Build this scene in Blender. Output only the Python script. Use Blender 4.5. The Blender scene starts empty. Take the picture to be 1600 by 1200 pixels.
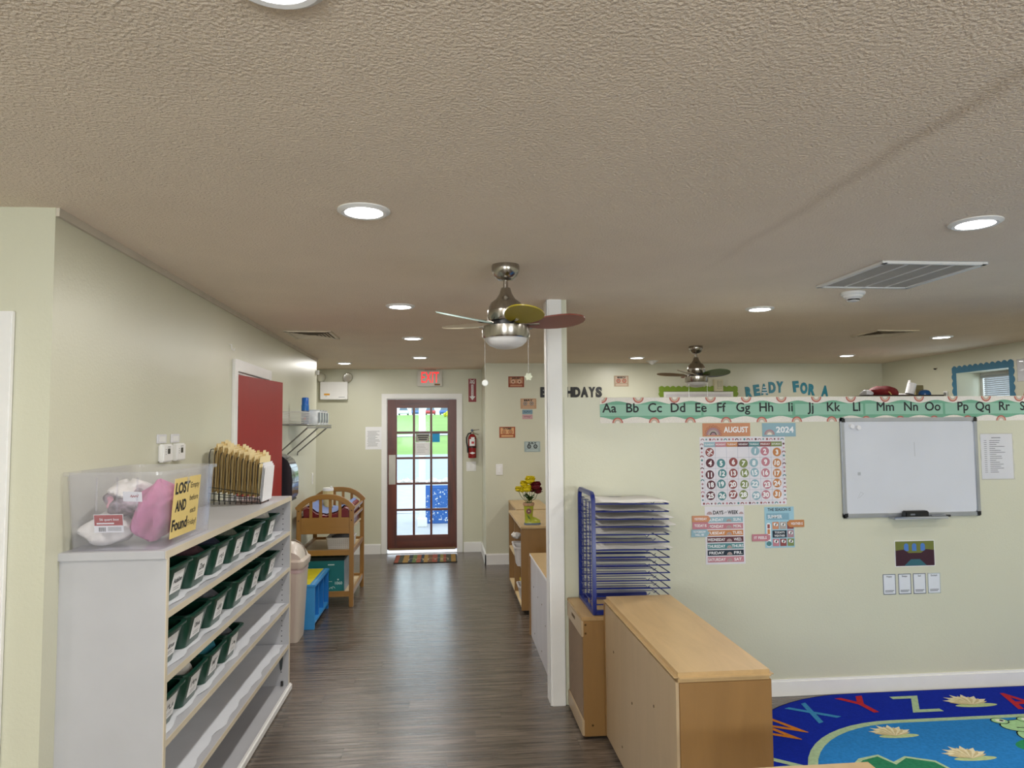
import bpy, bmesh, math, random
from mathutils import Matrix, Vector
random.seed(7)
S = bpy.context.scene
COL = S.collection
PI = math.pi

# ------------------------------------------------------------------ camera
cam_d = bpy.data.cameras.new('camera')
cam = bpy.data.objects.new('camera', cam_d)
COL.objects.link(cam)
cam_d.sensor_width = 36.0
cam_d.sensor_fit = 'HORIZONTAL'
cam_d.lens = 24.975
cam_d.clip_start = 0.05
cam_d.clip_end = 600
_R = ((0.995791, -0.00206, 0.09163), (-0.091339, 0.060445, 0.993984), (-0.007586, -0.998169, 0.060002))
_m = Matrix.Identity(4)
for i in range(3):
    _m[i][0] = _R[i][0]; _m[i][1] = -_R[i][1]; _m[i][2] = -_R[i][2]
_m[0][3], _m[1][3], _m[2][3] = 0.0, 0.0, 1.66
cam.matrix_world = _m
S.camera = cam

# ------------------------------------------------------------------ view + world
S.view_settings.view_transform = 'Standard'
S.view_settings.look = 'None'
S.view_settings.gamma = 1.0
S.view_settings.use_curve_mapping = False
S.view_settings.exposure = 0.36
S.cycles.max_bounces = 9
S.cycles.transparent_max_bounces = 12
W = bpy.data.worlds.new('overcast_sky'); S.world = W
W.use_nodes = True
_bg = W.node_tree.nodes['Background']
_bg.inputs[0].default_value = (0.81, 0.91, 1.0, 1)
_bg.inputs[1].default_value = 2.7
LAMP_W = 9.6          # each recessed ceiling lamp
LAMP_COL = (1.0, 0.975, 0.93)

def area_light(name, loc, rot, sx, sy, power, col):
    d = bpy.data.lights.new(name, 'AREA'); d.shape = 'RECTANGLE'; d.size = sx; d.size_y = sy
    d.energy = power; d.color = col
    o = bpy.data.objects.new(name, d); COL.objects.link(o)
    o.location = loc; o.rotation_euler = rot
    return o
# rear daylight: lamps added at unseen windows, tilted up to brighten the ceiling
area_light('window_daylight', (-1.2, -3.50, 1.5), (PI/2+math.radians(48), 0, 0), 1.5, 1.2, 112, (0.94, 0.97, 1.0))
area_light('window_daylight', (2.6, -3.50, 1.5), (PI/2+math.radians(48), 0, 0), 1.9, 1.2, 76, (0.94, 0.97, 1.0))

# ------------------------------------------------------------------ colours + materials
def lin(c):
    if isinstance(c, str):
        c = c.lstrip('#'); c = tuple(int(c[i:i+2], 16) for i in (0, 2, 4))
    r = []
    for v in c[:3]:
        v = v / 255.0
        r.append(v / 12.92 if v <= 0.04045 else ((v + 0.055) / 1.055) ** 2.4)
    return tuple(r)
MATS = {}
def mat(name, col, rough=0.5, metal=0.0, var=0.06, nscale=6.0, bump=0.0, bscale=60.0, stretch=(1, 1, 1),
        emit=0.0, alpha=1.0, spec=0.5, coat=0.0, rnd=0.0):
    """procedural surface: base colour broken up by noise, optional relief"""
    if name in MATS: return MATS[name]
    m = bpy.data.materials.new(name); m.use_nodes = True
    nt = m.node_tree; N = nt.nodes; L = nt.links
    b = N['Principled BSDF']
    c = lin(col)
    b.inputs['Roughness'].default_value = rough
    b.inputs['Metallic'].default_value = metal
    b.inputs['Specular IOR Level'].default_value = spec
    b.inputs['Coat Weight'].default_value = coat
    tc = N.new('ShaderNodeTexCoord'); mp = N.new('ShaderNodeMapping')
    mp.inputs['Scale'].default_value = stretch
    L.new(tc.outputs['Object'], mp.inputs['Vector'])
    if rnd:
        oi = N.new('ShaderNodeObjectInfo'); mul = N.new('ShaderNodeVectorMath'); mul.operation = 'SCALE'
        cx = N.new('ShaderNodeCombineXYZ')
        L.new(oi.outputs['Random'], cx.inputs[0]); L.new(oi.outputs['Random'], cx.inputs[1]); L.new(oi.outputs['Random'], cx.inputs[2])
        L.new(cx.outputs[0], mul.inputs[0]); mul.inputs['Scale'].default_value = 37.0
        L.new(mul.outputs[0], mp.inputs['Location'])
    nz = N.new('ShaderNodeTexNoise'); nz.inputs['Scale'].default_value = nscale; nz.inputs['Detail'].default_value = 4
    L.new(mp.outputs[0], nz.inputs['Vector'])
    rp = N.new('ShaderNodeValToRGB')
    rp.color_ramp.elements[0].position = 0.3; rp.color_ramp.elements[1].position = 0.7
    rp.color_ramp.elements[0].color = tuple(max(0, v * (1 - var)) for v in c) + (1,)
    rp.color_ramp.elements[1].color = tuple(min(1, v * (1 + var)) for v in c) + (1,)
    L.new(nz.outputs['Fac'], rp.inputs[0]); L.new(rp.outputs[0], b.inputs['Base Color'])
    if bump:
        n2 = N.new('ShaderNodeTexNoise'); n2.inputs['Scale'].default_value = bscale; n2.inputs['Detail'].default_value = 3
        L.new(mp.outputs[0], n2.inputs['Vector'])
        bp = N.new('ShaderNodeBump'); bp.inputs['Strength'].default_value = bump; bp.inputs['Distance'].default_value = 0.006
        L.new(n2.outputs['Fac'], bp.inputs['Height']); L.new(bp.outputs[0], b.inputs['Normal'])
    if emit:
        b.inputs['Emission Strength'].default_value = emit
        L.new(rp.outputs[0], b.inputs['Emission Color'])
    if alpha < 1: b.inputs['Alpha'].default_value = alpha
    MATS[name] = m
    return m
def clear_mat(name, tint, fac, rough=0.05, diff=0.0):
    """thin clear sheet: straight transmission plus a gloss and an optional milky share"""
    if name in MATS: return MATS[name]
    m = bpy.data.materials.new(name); m.use_nodes = True
    nt = m.node_tree; N = nt.nodes; L = nt.links
    for n in list(N): N.remove(n)
    out = N.new('ShaderNodeOutputMaterial')
    tr = N.new('ShaderNodeBsdfTransparent'); tr.inputs[0].default_value = tuple(lin(tint)) + (1,)
    gl = N.new('ShaderNodeBsdfGlossy'); gl.inputs['Roughness'].default_value = rough
    lw = N.new('ShaderNodeLayerWeight'); lw.inputs[0].default_value = 0.5
    pw = N.new('ShaderNodeMath'); pw.operation = 'POWER'; pw.inputs[1].default_value = 4.0
    L.new(lw.outputs['Facing'], pw.inputs[0])
    mulf = N.new('ShaderNodeMath'); mulf.operation = 'MULTIPLY_ADD'; mulf.inputs[1].default_value = min(0.85, 0.6 * fac); mulf.inputs[2].default_value = 0.04 * fac
    L.new(pw.outputs[0], mulf.inputs[0])
    mx = N.new('ShaderNodeMixShader'); L.new(mulf.outputs[0], mx.inputs[0]); L.new(tr.outputs[0], mx.inputs[1]); L.new(gl.outputs[0], mx.inputs[2])
    last = mx
    if diff:
        nz = N.new('ShaderNodeTexNoise'); nz.inputs['Scale'].default_value = 5
        mr = N.new('ShaderNodeMapRange'); mr.inputs[3].default_value = diff * 0.85; mr.inputs[4].default_value = diff * 1.15
        L.new(nz.outputs['Fac'], mr.inputs[0])
        df = N.new('ShaderNodeBsdfDiffuse'); df.inputs[0].default_value = tuple(lin(tint)) + (1,)
        mx2 = N.new('ShaderNodeMixShader'); L.new(mr.outputs[0], mx2.inputs[0])
        L.new(mx.outputs[0], mx2.inputs[1]); L.new(df.outputs[0], mx2.inputs[2]); last = mx2
    L.new(last.outputs[0], out.inputs[0])
    MATS[name] = m
    return m
def wood(name, col, dark=0.16, rough=0.38, axis=(1, 1, 9), scale=2.2, rnd=0.0, coat=0.0):
    """stretched grain"""
    if name in MATS: return MATS[name]
    m = mat(name, col, rough=rough, var=dark, nscale=scale, stretch=axis, rnd=rnd, coat=coat)
    nt = m.node_tree; N = nt.nodes; L = nt.links
    nz = [n for n in N if n.type == 'TEX_NOISE'][0]
    nz.inputs['Detail'].default_value = 8; nz.inputs['Roughness'].default_value = 0.62; nz.inputs['Distortion'].default_value = 0.7
    return m

# ------------------------------------------------------------------ mesh builder
WM = {}
class Fr:
    """a flat drawing frame in space: origin, right, up, and the normal towards the viewer"""
    def __init__(s, o, ux, uy):
        s.o = Vector(o); s.ux = Vector(ux).normalized(); s.uy = Vector(uy).normalized(); s.n = s.ux.cross(s.uy)
    def p(s, x, y, d=0.0): return s.o + s.ux * x + s.uy * y + s.n * d
TXT = {}
def text_geo(t, bold):
    k = (t, bold)
    if k in TXT: return TXT[k]
    c = bpy.data.curves.new('t', 'FONT'); c.body = t; c.size = 1.0; c.resolution_u = 3; c.offset = bold
    o = bpy.data.objects.new('t', c); COL.objects.link(o)
    dg = bpy.context.evaluated_depsgraph_get()
    me = o.evaluated_get(dg).to_mesh()
    vs = [(v.co.x, v.co.y) for v in me.vertices]; fs = [tuple(p.vertices) for p in me.polygons]
    o.evaluated_get(dg).to_mesh_clear()
    bpy.data.objects.remove(o); bpy.data.curves.remove(c)
    x0 = min([v[0] for v in vs] or [0]); x1 = max([v[0] for v in vs] or [0])
    y0 = min([v[1] for v in vs] or [0]); y1 = max([v[1] for v in vs] or [0])
    TXT[k] = (vs, fs, x0, x1, y0, y1)
    return TXT[k]
class MB:
    def __init__(s): s.v = []; s.f = []; s.m = []
    def add(s, vs, fs, m=0):
        b = len(s.v); s.v += [tuple(q) for q in vs]
        for f in fs: s.f.append(tuple(b + i for i in f)); s.m.append(m)
        return s
    def box(s, x0, y0, z0, x1, y1, z1, m=0):
        vs = [(x0,y0,z0),(x1,y0,z0),(x1,y1,z0),(x0,y1,z0),(x0,y0,z1),(x1,y0,z1),(x1,y1,z1),(x0,y1,z1)]
        return s.add(vs, [(3,2,1,0),(4,5,6,7),(0,1,5,4),(1,2,6,5),(2,3,7,6),(3,0,4,7)], m)
    def fbox(s, fr, x0, y0, x1, y1, d0, d1, m=0):
        vs = [fr.p(x0,y0,d0),fr.p(x1,y0,d0),fr.p(x1,y1,d0),fr.p(x0,y1,d0),fr.p(x0,y0,d1),fr.p(x1,y0,d1),fr.p(x1,y1,d1),fr.p(x0,y1,d1)]
        return s.add(vs, [(3,2,1,0),(4,5,6,7),(0,1,5,4),(1,2,6,5),(2,3,7,6),(3,0,4,7)], m)
    def frect(s, fr, x0, y0, x1, y1, d, m=0):
        return s.add([fr.p(x0,y0,d),fr.p(x1,y0,d),fr.p(x1,y1,d),fr.p(x0,y1,d)], [(0,1,2,3)], m)
    def fpoly(s, fr, pts, d, m=0):
        return s.add([fr.p(x,y,d) for x,y in pts], [tuple(range(len(pts)))], m)
    def fprism(s, fr, pts, d0, d1, m=0):
        n = len(pts)
        vs = [fr.p(x,y,d0) for x,y in pts] + [fr.p(x,y,d1) for x,y in pts]
        return s.add(vs, [tuple(range(n-1,-1,-1)), tuple(range(n,2*n))] + [(i,(i+1)%n,n+(i+1)%n,n+i) for i in range(n)], m)
    def fdisc(s, fr, x, y, r, d, m=0, n=20, a0=0.0, ry=None):
        ry = ry or r
        return s.fpoly(fr, [(x+r*math.cos(a0+2*PI*i/n), y+ry*math.sin(a0+2*PI*i/n)) for i in range(n)], d, m)
    def farc(s, fr, x, y, r0, r1, a0, a1, d, m=0, n=12):
        vs = []
        for i in range(n+1):
            a = a0+(a1-a0)*i/n
            vs += [fr.p(x+r0*math.cos(a), y+r0*math.sin(a), d), fr.p(x+r1*math.cos(a), y+r1*math.sin(a), d)]
        return s.add(vs, [(2*i,2*i+1,2*i+3,2*i+2) for i in range(n)], m)
    def fline(s, fr, pts, w, d, m=0):
        for (x0,y0),(x1,y1) in zip(pts[:-1], pts[1:]):
            dx,dy = x1-x0,y1-y0; l = math.hypot(dx,dy) or 1; nx,ny = -dy/l*w/2, dx/l*w/2
            s.add([fr.p(x0+nx,y0+ny,d),fr.p(x0-nx,y0-ny,d),fr.p(x1-nx,y1-ny,d),fr.p(x1+nx,y1+ny,d)], [(0,1,2,3)], m)
        return s
    def text(s, fr, t, x, y, h, d, m=0, align='c', w=None, bold=0.0, rot=0.0, depth=0.0):
        """lettering whose capitals are h tall, centred (or left) on x,y; w squeezes it to a width"""
        vs, fs, x0, x1, y0, y1 = text_geo(t, bold)
        if not vs: return s
        k = h/0.7; kx = k if w is None else w/(x1-x0)
        ox = -(x0+x1)/2 if align == 'c' else -x0
        oy = -0.35
        c, sn = math.cos(rot), math.sin(rot)
        pts = []
        for a,b in vs:
            px, py = (a+ox)*kx, (b+oy)*k
            pts.append((x+px*c-py*sn, y+px*sn+py*c))
        s.add([fr.p(a,b,d) for a,b in pts], fs, m)
        if depth:
            s.add([fr.p(a,b,d-depth) for a,b in pts], [tuple(reversed(f)) for f in fs], m)
            cnt = {}
            for f in fs:
                for i in range(len(f)):
                    e = (f[i], f[(i+1)%len(f)]); cnt[e] = cnt.get(e,0)+1
            nb = len(s.v); n = len(pts)
            s.v += [tuple(fr.p(a,b,d)) for a,b in pts]+[tuple(fr.p(a,b,d-depth)) for a,b in pts]
            for (i,j) in cnt:
                if (j,i) not in cnt: s.f.append((nb+i,nb+n+i,nb+n+j,nb+j)); s.m.append(m)
        return s
    def loft(s, loops, cap0=True, cap1=True, m=0, closed=True):
        n = len(loops[0]); vs = [p for l in loops for p in l]; fs = []
        for k in range(len(loops)-1):
            for i in range(n if closed else n-1):
                j = (i+1)%n; fs.append((k*n+i,k*n+j,(k+1)*n+j,(k+1)*n+i))
        if cap0: fs.append(tuple(range(n-1,-1,-1)))
        if cap1: fs.append(tuple((len(loops)-1)*n+i for i in range(n)))
        return s.add(vs, fs, m)
    def lathe(s, prof, c=(0,0,0), n=24, m=0, axis='z', cap0=True, cap1=True, sx=1.0):
        loops = []
        for r,z in prof:
            l = []
            for i in range(n):
                a = 2*PI*i/n; x,y = r*math.cos(a)*sx, r*math.sin(a)
                if axis == 'z': q = (c[0]+x,c[1]+y,c[2]+z)
                elif axis == 'y': q = (c[0]+x,c[1]+z,c[2]+y)
                else: q = (c[0]+z,c[1]+x,c[2]+y)
                l.append(q)
            loops.append(l)
        return s.loft(loops, cap0, cap1, m)
    def tube(s, pts, r, n=8, m=0, closed=False):
        P = [Vector(p) for p in pts]; loops = []; ref = None
        for i,p in enumerate(P):
            if closed: t = P[(i+1)%len(P)]-P[i-1]
            else: t = P[min(i+1,len(P)-1)]-P[max(i-1,0)]
            t.normalize()
            if ref is None:
                ref = Vector((0,0,1)) if abs(t.z)<0.9 else Vector((1,0,0))
            u = ref-t*ref.dot(t)
            if u.length < 1e-4: u = t.orthogonal()
            u.normalize(); ref = u; w = t.cross(u)
            rr = r[i] if isinstance(r,(list,tuple)) else r
            loops.append([p+u*rr*math.cos(2*PI*k/n)+w*rr*math.sin(2*PI*k/n) for k in range(n)])
        if closed: loops.append(loops[0])
        return s.loft(loops, not closed, not closed, m)
    def build(s, name, mats, parent=None, origin=None, smooth=35.0, bevel=0.0, seg=2, link=True):
        me = bpy.data.meshes.new(name)
        pm = WM.get(parent.name) if parent else None
        if pm is None:
            if origin is None:
                xs=[v[0] for v in s.v]; ys=[v[1] for v in s.v]; zs=[v[2] for v in s.v]
                origin = ((min(xs)+max(xs))/2,(min(ys)+max(ys))/2,min(zs))
            M = Matrix.Translation(origin)
        else: M = pm
        inv = M.inverted()
        me.from_pydata([tuple(inv@Vector(v)) for v in s.v], [], s.f)
        for mm in (mats if isinstance(mats,(list,tuple)) else [mats]): me.materials.append(mm)
        me.polygons.foreach_set('material_index', s.m)
        bm = bmesh.new(); bm.from_mesh(me)
        bmesh.ops.remove_doubles(bm, verts=bm.verts, dist=1e-6)
        if bevel:
            es = [e for e in bm.edges if len(e.link_faces)==2 and e.calc_face_angle(0)>0.6]
            bmesh.ops.bevel(bm, geom=es, offset=bevel, segments=seg, affect='EDGES', clamp_overlap=True)
        bmesh.ops.recalc_face_normals(bm, faces=bm.faces)
        bm.to_mesh(me); bm.free()
        if smooth:
            me.shade_smooth(); me.set_sharp_from_angle(angle=math.radians(smooth))
        o = bpy.data.objects.new(name, me); COL.objects.link(o)
        if parent: o.parent = parent
        else: o.location = origin
        WM[o.name] = M
        return o
def tag(o, label, cat, group=None, kind=None):
    if label: o['label'] = label
    if cat: o['category'] = cat
    if group: o['group'] = group
    if kind: o['kind'] = kind
    return o
def T(name, label, cat, loc, rz=0.0, group=None):
    o = bpy.data.objects.new(name, None); COL.objects.link(o)
    o.location = loc; o.rotation_euler = (0,0,rz); o.empty_display_size = 0.1
    WM[o.name] = Matrix.Translation(loc) @ Matrix.Rotation(rz,4,'Z')
    return tag(o, label, cat, group)
def L(root, x, y, z): return tuple(WM[root.name] @ Vector((x,y,z)))
def struct(o, label=None): o['kind'] = 'structure'; return tag(o, label, None)
def copy_tree(o, parent=None, loc=None):
    c = o.copy(); COL.objects.link(c); c.parent = parent
    if loc is not None: c.location = loc
    for ch in list(o.children): copy_tree(ch, c)
    return c
def rrect(cx, cy, hx, hy, r, z, n=4):
    pts = []
    for sx,sy,a0 in ((1,1,0),(-1,1,PI/2),(-1,-1,PI),(1,-1,3*PI/2)):
        for i in range(n+1):
            a = a0+PI/2*i/n
            pts.append((cx+sx*(hx-r)+r*math.cos(a), cy+sy*(hy-r)+r*math.sin(a), z))
    return pts
def tub(mb, cx, cy, hx0, hy0, hx1, hy1, z0, z1, t=0.004, r=0.03, lip=0.012, liph=0.008, m=0, n=4):
    """open-topped moulded tub with a turned-out rim"""
    q = lambda hx,hy,z,rr: rrect(cx,cy,hx,hy,rr,z,n)
    mb.loft([q(hx0,hy0,z0,r), q(hx1,hy1,z1-liph,r), q(hx1+lip,hy1+lip,z1-liph,r+lip*.6), q(hx1+lip,hy1+lip,z1,r+lip*.6),
             q(hx1-t,hy1-t,z1,r), q(hx0-t,hy0-t,z0+t,r)], True, True, m)
def arcpts(cx, cy, r, a0, a1, n): return [(cx+r*math.cos(a0+(a1-a0)*i/n), cy+r*math.sin(a0+(a1-a0)*i/n)) for i in range(n+1)]
def hang(fr, name, label, cat, w, h, m, parts, group=None, t=0.002, edge=None):
    """a flat sheet on a surface; origin at its lower left; parts = function(mb, fr) that prints on it"""
    root = T(name, label, cat, tuple(fr.p(w/2, 0, 0)), 0, group)
    mb = MB(); mb.fbox(fr, 0,0,w,h, 0.0005, t); mb.build('sheet', m, root, smooth=0)
    if parts:
        pm, mats = MB(), []
        mats = parts(pm, fr, t+0.0006)
        if pm.f: pm.build('print', mats, root, smooth=0)
    return root

# ------------------------------------------------------------------ shared materials
M_wall = mat('cream_wall_paint', '#d0cfba', rough=0.36, var=0.02, nscale=1.5, bump=0.12, bscale=90)
M_ceil = mat('popcorn_ceiling', '#f4e4d0', rough=0.9, var=0.03, nscale=2.0, bump=1.0, bscale=105, spec=0.2)
def _popcorn():
    N = M_ceil.node_tree.nodes; L = M_ceil.node_tree.links; b = N['Principled BSDF']
    bp = [n for n in N if n.type == 'BUMP'][0]; bp.inputs['Distance'].default_value = 0.0105
    # brownish water stain along an old ceiling seam
    geo = N.new('ShaderNodeNewGeometry'); sep = N.new('ShaderNodeSeparateXYZ'); L.new(geo.outputs['Position'], sep.inputs[0])
    def M(op, a, c=None, d=None):
        n = N.new('ShaderNodeMath'); n.operation = op
        for i, v in enumerate((a, c, d)):
            if v is None: continue
            if isinstance(v, (int, float)): n.inputs[i].default_value = v
            else: L.new(v, n.inputs[i])
        return n.outputs[0]
    nz = N.new('ShaderNodeTexNoise'); nz.inputs['Scale'].default_value = 2.3; nz.inputs['Detail'].default_value = 5; L.new(geo.outputs['Position'], nz.inputs['Vector'])
    # the seam runs along the room at x = 1.29
    dist = M('SUBTRACT', sep.outputs[0], 1.29)
    wob = M('ADD', dist, M('MULTIPLY', M('SUBTRACT', nz.outputs['Fac'], 0.5), 0.10))
    band = M('SUBTRACT', 1.0, M('MINIMUM', M('MULTIPLY', M('ABSOLUTE', wob), 22.0), 1.0))
    along = M('SUBTRACT', sep.outputs[1], 1.75)
    fade = M('SUBTRACT', 1.0, M('MINIMUM', M('MULTIPLY', M('ABSOLUTE', along), 0.55), 1.0))
    fac = M('MULTIPLY', M('MULTIPLY', band, fade), 0.32)
    old = b.inputs['Base Color'].links[0].from_socket
    mx = N.new('ShaderNodeMix'); mx.data_type = 'RGBA'; L.new(fac, mx.inputs['Factor']); L.new(old, mx.inputs[6]); mx.inputs[7].default_value = lin('#a98d6c') + (1,)
    L.new(mx.outputs[2], b.inputs['Base Color'])
_popcorn()
M_white = mat('white_trim_paint', '#ecebe9', rough=0.35, var=0.02)
M_mel = mat('white_melamine', '#bababe', rough=0.4, var=0.03)
M_edge = mat('melamine_edge_band', '#d3c8b2', rough=0.5, var=0.05)
M_paper = mat('white_paper', '#eeeef0', rough=0.7, var=0.02)
M_black = mat('black_plastic', '#141416', rough=0.4, var=0.1)
M_ink = mat('black_ink', '#1a1c20', rough=0.6, var=0.05)
M_steel = mat('brushed_nickel', '#a8a29a', rough=0.22, metal=1.0, var=0.1, nscale=3, stretch=(30,30,1))
M_chrome = mat('chrome_wire', '#b6b6b6', rough=0.25, metal=1.0, var=0.05)
M_lens = mat('lamp_lens', '#ffffff', rough=0.5, var=0.0, emit=9.0)
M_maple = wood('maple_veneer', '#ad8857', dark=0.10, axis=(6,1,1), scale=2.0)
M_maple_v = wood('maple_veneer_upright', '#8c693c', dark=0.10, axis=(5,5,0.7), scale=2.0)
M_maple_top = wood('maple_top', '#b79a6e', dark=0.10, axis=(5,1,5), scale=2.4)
M_ply = wood('plywood_back', '#b09a7c', dark=0.06, axis=(5,5,0.7), scale=2.0)
# ------------------------------------------------------------------ the setting
H = 2.44
def XL(y): return -1.365-(y-2.59)*0.0171
# floor: slab with grey vinyl planks laid across the corridor
M_plank = wood('grey_oak_vinyl', '#5d534a', dark=0.6, rough=0.25, axis=(1.0, 17, 1), scale=2.4, rnd=1.0)
def _relief():
    N = M_plank.node_tree.nodes; L = M_plank.node_tree.links; b = N['Principled BSDF']
    nz = [n for n in N if n.type == 'TEX_NOISE'][0]; rp = [n for n in N if n.type == 'VALTORGB'][0]; rp.color_ramp.elements[0].position = 0.36; rp.color_ramp.elements[1].position = 0.64; bp = N.new('ShaderNodeBump'); bp.inputs['Strength'].default_value = 0.5; bp.inputs['Distance'].default_value = 0.004
    L.new(nz.outputs['Fac'], bp.inputs['Height']); L.new(bp.outputs[0], b.inputs['Normal']); b.inputs['Specular IOR Level'].default_value = 0.75
_relief()
fl = MB(); fl.box(-3.7,-3.75,-0.08, 5.9,9.72,-0.004)
floor = struct(fl.build('floor', mat('subfloor','#5c544d',rough=0.8), origin=(0,0,-0.08), smooth=0), 'grey oak look vinyl plank floor')
PW, PL, G = 0.152, 1.22, 0.0005
proto = None; rest = MB(); y = -3.74; row = 0
while y < 9.7:
    x = -3.69 - ((row*0.437) % 1.0)*PL
    y1 = min(y+PW, 9.71)
    while x < 5.88:
        xa, xb = max(x, -3.69), min(x+PL, 5.88)
        if xb-xa > 0.05:
            if xa < 0.95 and xb > -1.75 and y > 2.6 and abs((xb-xa)-PL) < 1e-6 and y1-y > PW-1e-6:
                if proto is None:
                    b = MB(); b.box(G,G,-0.004, PL-G,PW-G,0.0)
                    b.v = [(p[0]+xa,p[1]+y,p[2]) for p in b.v]
                    me_o = b.build('plank', M_plank, floor, smooth=0)
                    bmv = [v.co.copy() for v in me_o.data.vertices]
                    off = Vector((xa,y,0)); 
                    for v in me_o.data.vertices: v.co = v.co-off-Vector((0,0,0.08))
                    me_o.location = (xa,y,0.08); proto = me_o
                else:
                    c = proto.copy(); COL.objects.link(c); c.parent = floor; c.location = (xa,y,0.08)
            else:
                rest.box(xa+G,y+G,-0.004, xb-G,y1-G,0.0)
        x += PL
    y += PW; row += 1
r = rest.build('outer_planks', M_plank, floor, smooth=0); r['kind'] = 'stuff'

b = MB(); b.box(-3.7,-3.75,H, 5.9,9.75,H+0.08)
struct(b.build('ceiling', M_ceil, smooth=0), 'beige popcorn textured ceiling')

# left corridor wall, slightly out of square, with the red door's opening
FL = Fr((XL(2.59),2.59,0), (-0.0171,1,0), (0,0,1))
LEN = 5.57; D0, D1 = 2.285, 3.19
b = MB(); b.fbox(FL,0,0,D0,H,-0.12,0); b.fbox(FL,D0,2.045,D1,H,-0.12,0); b.fbox(FL,D1,0,LEN,H,-0.12,0)
wl = struct(b.build('wall_left', M_wall, smooth=0))
b = MB(); b.fbox(FL,0,H-0.03,LEN,H,0.0,0.012); struct(b.build('trim_1', mat('caulk_line','#cfc6b6',rough=0.8), smooth=0))
b = MB(); b.box(-2.75,4.3,0,-2.65,6.6,H); b.box(-2.65,4.3,0,-1.57,4.4,H); b.box(-2.65,6.5,0,-1.6,6.6,H)
struct(b.build('wall_closet', M_wall, smooth=0))
# wall facing the camera at the far left
b = MB(); b.box(-1.67,2.59,0, XL(2.59)-0.12,2.71,H); b.box(-3.7,2.59,0,-2.45,2.71,H); b.box(-2.45,2.59,2.03,-1.67,2.71,H)
b.box(XL(2.59)-0.121,2.588,0,XL(2.59),2.6,H)
struct(b.build('wall_front_left', M_wall, smooth=0))
b = MB()
M1 = Fr((-1.575,2.588,0),(1,0,0),(0,0,1))
b.fprism(M1,[(0,0),(0.09,0),(0.09,2.07),(0,1.98)],0,0.022); b.fprism(M1,[(-0.09,0),(-0.075,0),(-0.075,2.02),(-0.09,2.02)],-0.1,0.0)
b.fprism(M1,[(0,1.98),(0.09,2.07),(-0.97,2.07),(-0.88,1.98)],0,0.022)
struct(b.build('trim_2', M_white, smooth=0, bevel=0.004))
b = MB(); b.box(-2.45,2.62,0.01,-1.67,2.66,2.03); struct(b.build('door_2', M_white, smooth=0))
b = MB(); b.box(-3.82,-3.75,0,-3.7,2.71,H); struct(b.build('wall_left_rear', M_wall, smooth=0))
# nook beyond the end of the left wall
b = MB(); b.box(-2.72,8.0,0,-2.6,9.72,H); b.box(-2.6,8.04,0,-1.57,8.16,H)
struct(b.build('wall_nook', M_wall, smooth=0))
# end wall with the glazed door
DX0, DX1, DZ = -0.795, 0.14, 2.045
b = MB(); b.box(-2.6,9.6,0,DX0,9.72,H); b.box(DX1,9.6,0,0.47,9.72,H); b.box(DX0,9.6,DZ,DX1,9.72,H)
struct(b.build('wall_back', M_wall, smooth=0))
b = MB(); b.box(0.47,8.68,0,0.59,9.72,H); b.box(0.59,8.68,0,5.9,8.80,H)
struct(b.build('wall_back_right', M_wall, smooth=0))
# right wall with a deep window recess
FRW = Fr((5.60,8.60,0), (-0.043,-1,0), (0,0,1))
sA, sB = 1.34, 2.11
b = MB(); b.fbox(FRW,-0.2,0,sA,H,-0.34,0); b.fbox(FRW,sB,0,12.3,H,-0.34,0)
b.fbox(FRW,sA,2.205,sB,H,-0.34,0); b.fbox(FRW,sA,0,sB,1.1,-0.34,0)
struct(b.build('wall_right', M_wall, smooth=0))
w2 = MB(); w2.fbox(FRW,sA,1.1,sA+0.035,2.205,-0.32,-0.27); w2.fbox(FRW,sB-0.035,1.1,sB,2.205,-0.32,-0.27)
w2.fbox(FRW,sA,2.17,sB,2.205,-0.32,-0.27); w2.fbox(FRW,sA,1.1,sB,1.14,-0.32,-0.22)
w2o = struct(w2.build('window_2', M_white, smooth=0), 'recessed window with grey blind')
g = MB(); g.fbox(FRW,sA+0.03,1.13,sB-0.03,2.18,-0.305,-0.300); g.build('pane', clear_mat('window_glass','#f2f7f7',0.9), w2o, smooth=0)
g = MB()
z = 1.15
while z < 2.14: g.fprism(Fr(FRW.p(sA+0.08,z,-0.262),FRW.ux,FRW.uy*0.75+FRW.n*0.66),[(0,0),(sB-sA-0.12,0),(sB-sA-0.12,0.024),(0,0.024)],0,0.0015); z += 0.021
g.fbox(FRW,sA+0.045,2.145,sB-0.04,2.172,-0.268,-0.24)
q = g.build('venetian_blind', mat('grey_blind','#b9bcc0',rough=0.5,var=0.04), w2o, smooth=0); q['kind'] = 'stuff'
# unseen wall behind the camera, two windows put in for the rear daylight
b = MB()
b.box(-3.7,-3.75,0,-1.95,-3.63,H); b.box(-0.45,-3.75,0,1.65,-3.63,H); b.box(3.55,-3.75,0,5.2,-3.63,H)
for a,c in ((-1.95,-0.45),(1.65,3.55)): b.box(a,-3.75,0,c,-3.63,0.9); b.box(a,-3.75,2.1,c,-3.63,H)
struct(b.build('wall_rear', M_wall, smooth=0))
for k,(a,c) in enumerate(((-1.95,-0.45),(1.65,3.55))):
    w = MB(); w.box(a,-3.72,0.9,a+0.05,-3.66,2.1); w.box(c-0.05,-3.72,0.9,c,-3.66,2.1); w.box(a,-3.72,2.05,c,-3.66,2.1); w.box(a,-3.72,0.9,c,-3.66,0.95)
    w.box((a+c)/2-0.02,-3.72,0.95,(a+c)/2+0.02,-3.66,2.05)
    wo = struct(w.build('window_%d'%(4+k), M_white, smooth=0))
    g = MB(); g.box(a+0.04,-3.70,0.94,c-0.04,-3.695,2.06); g.build('pane', MATS['window_glass'], wo, smooth=0)
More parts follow.
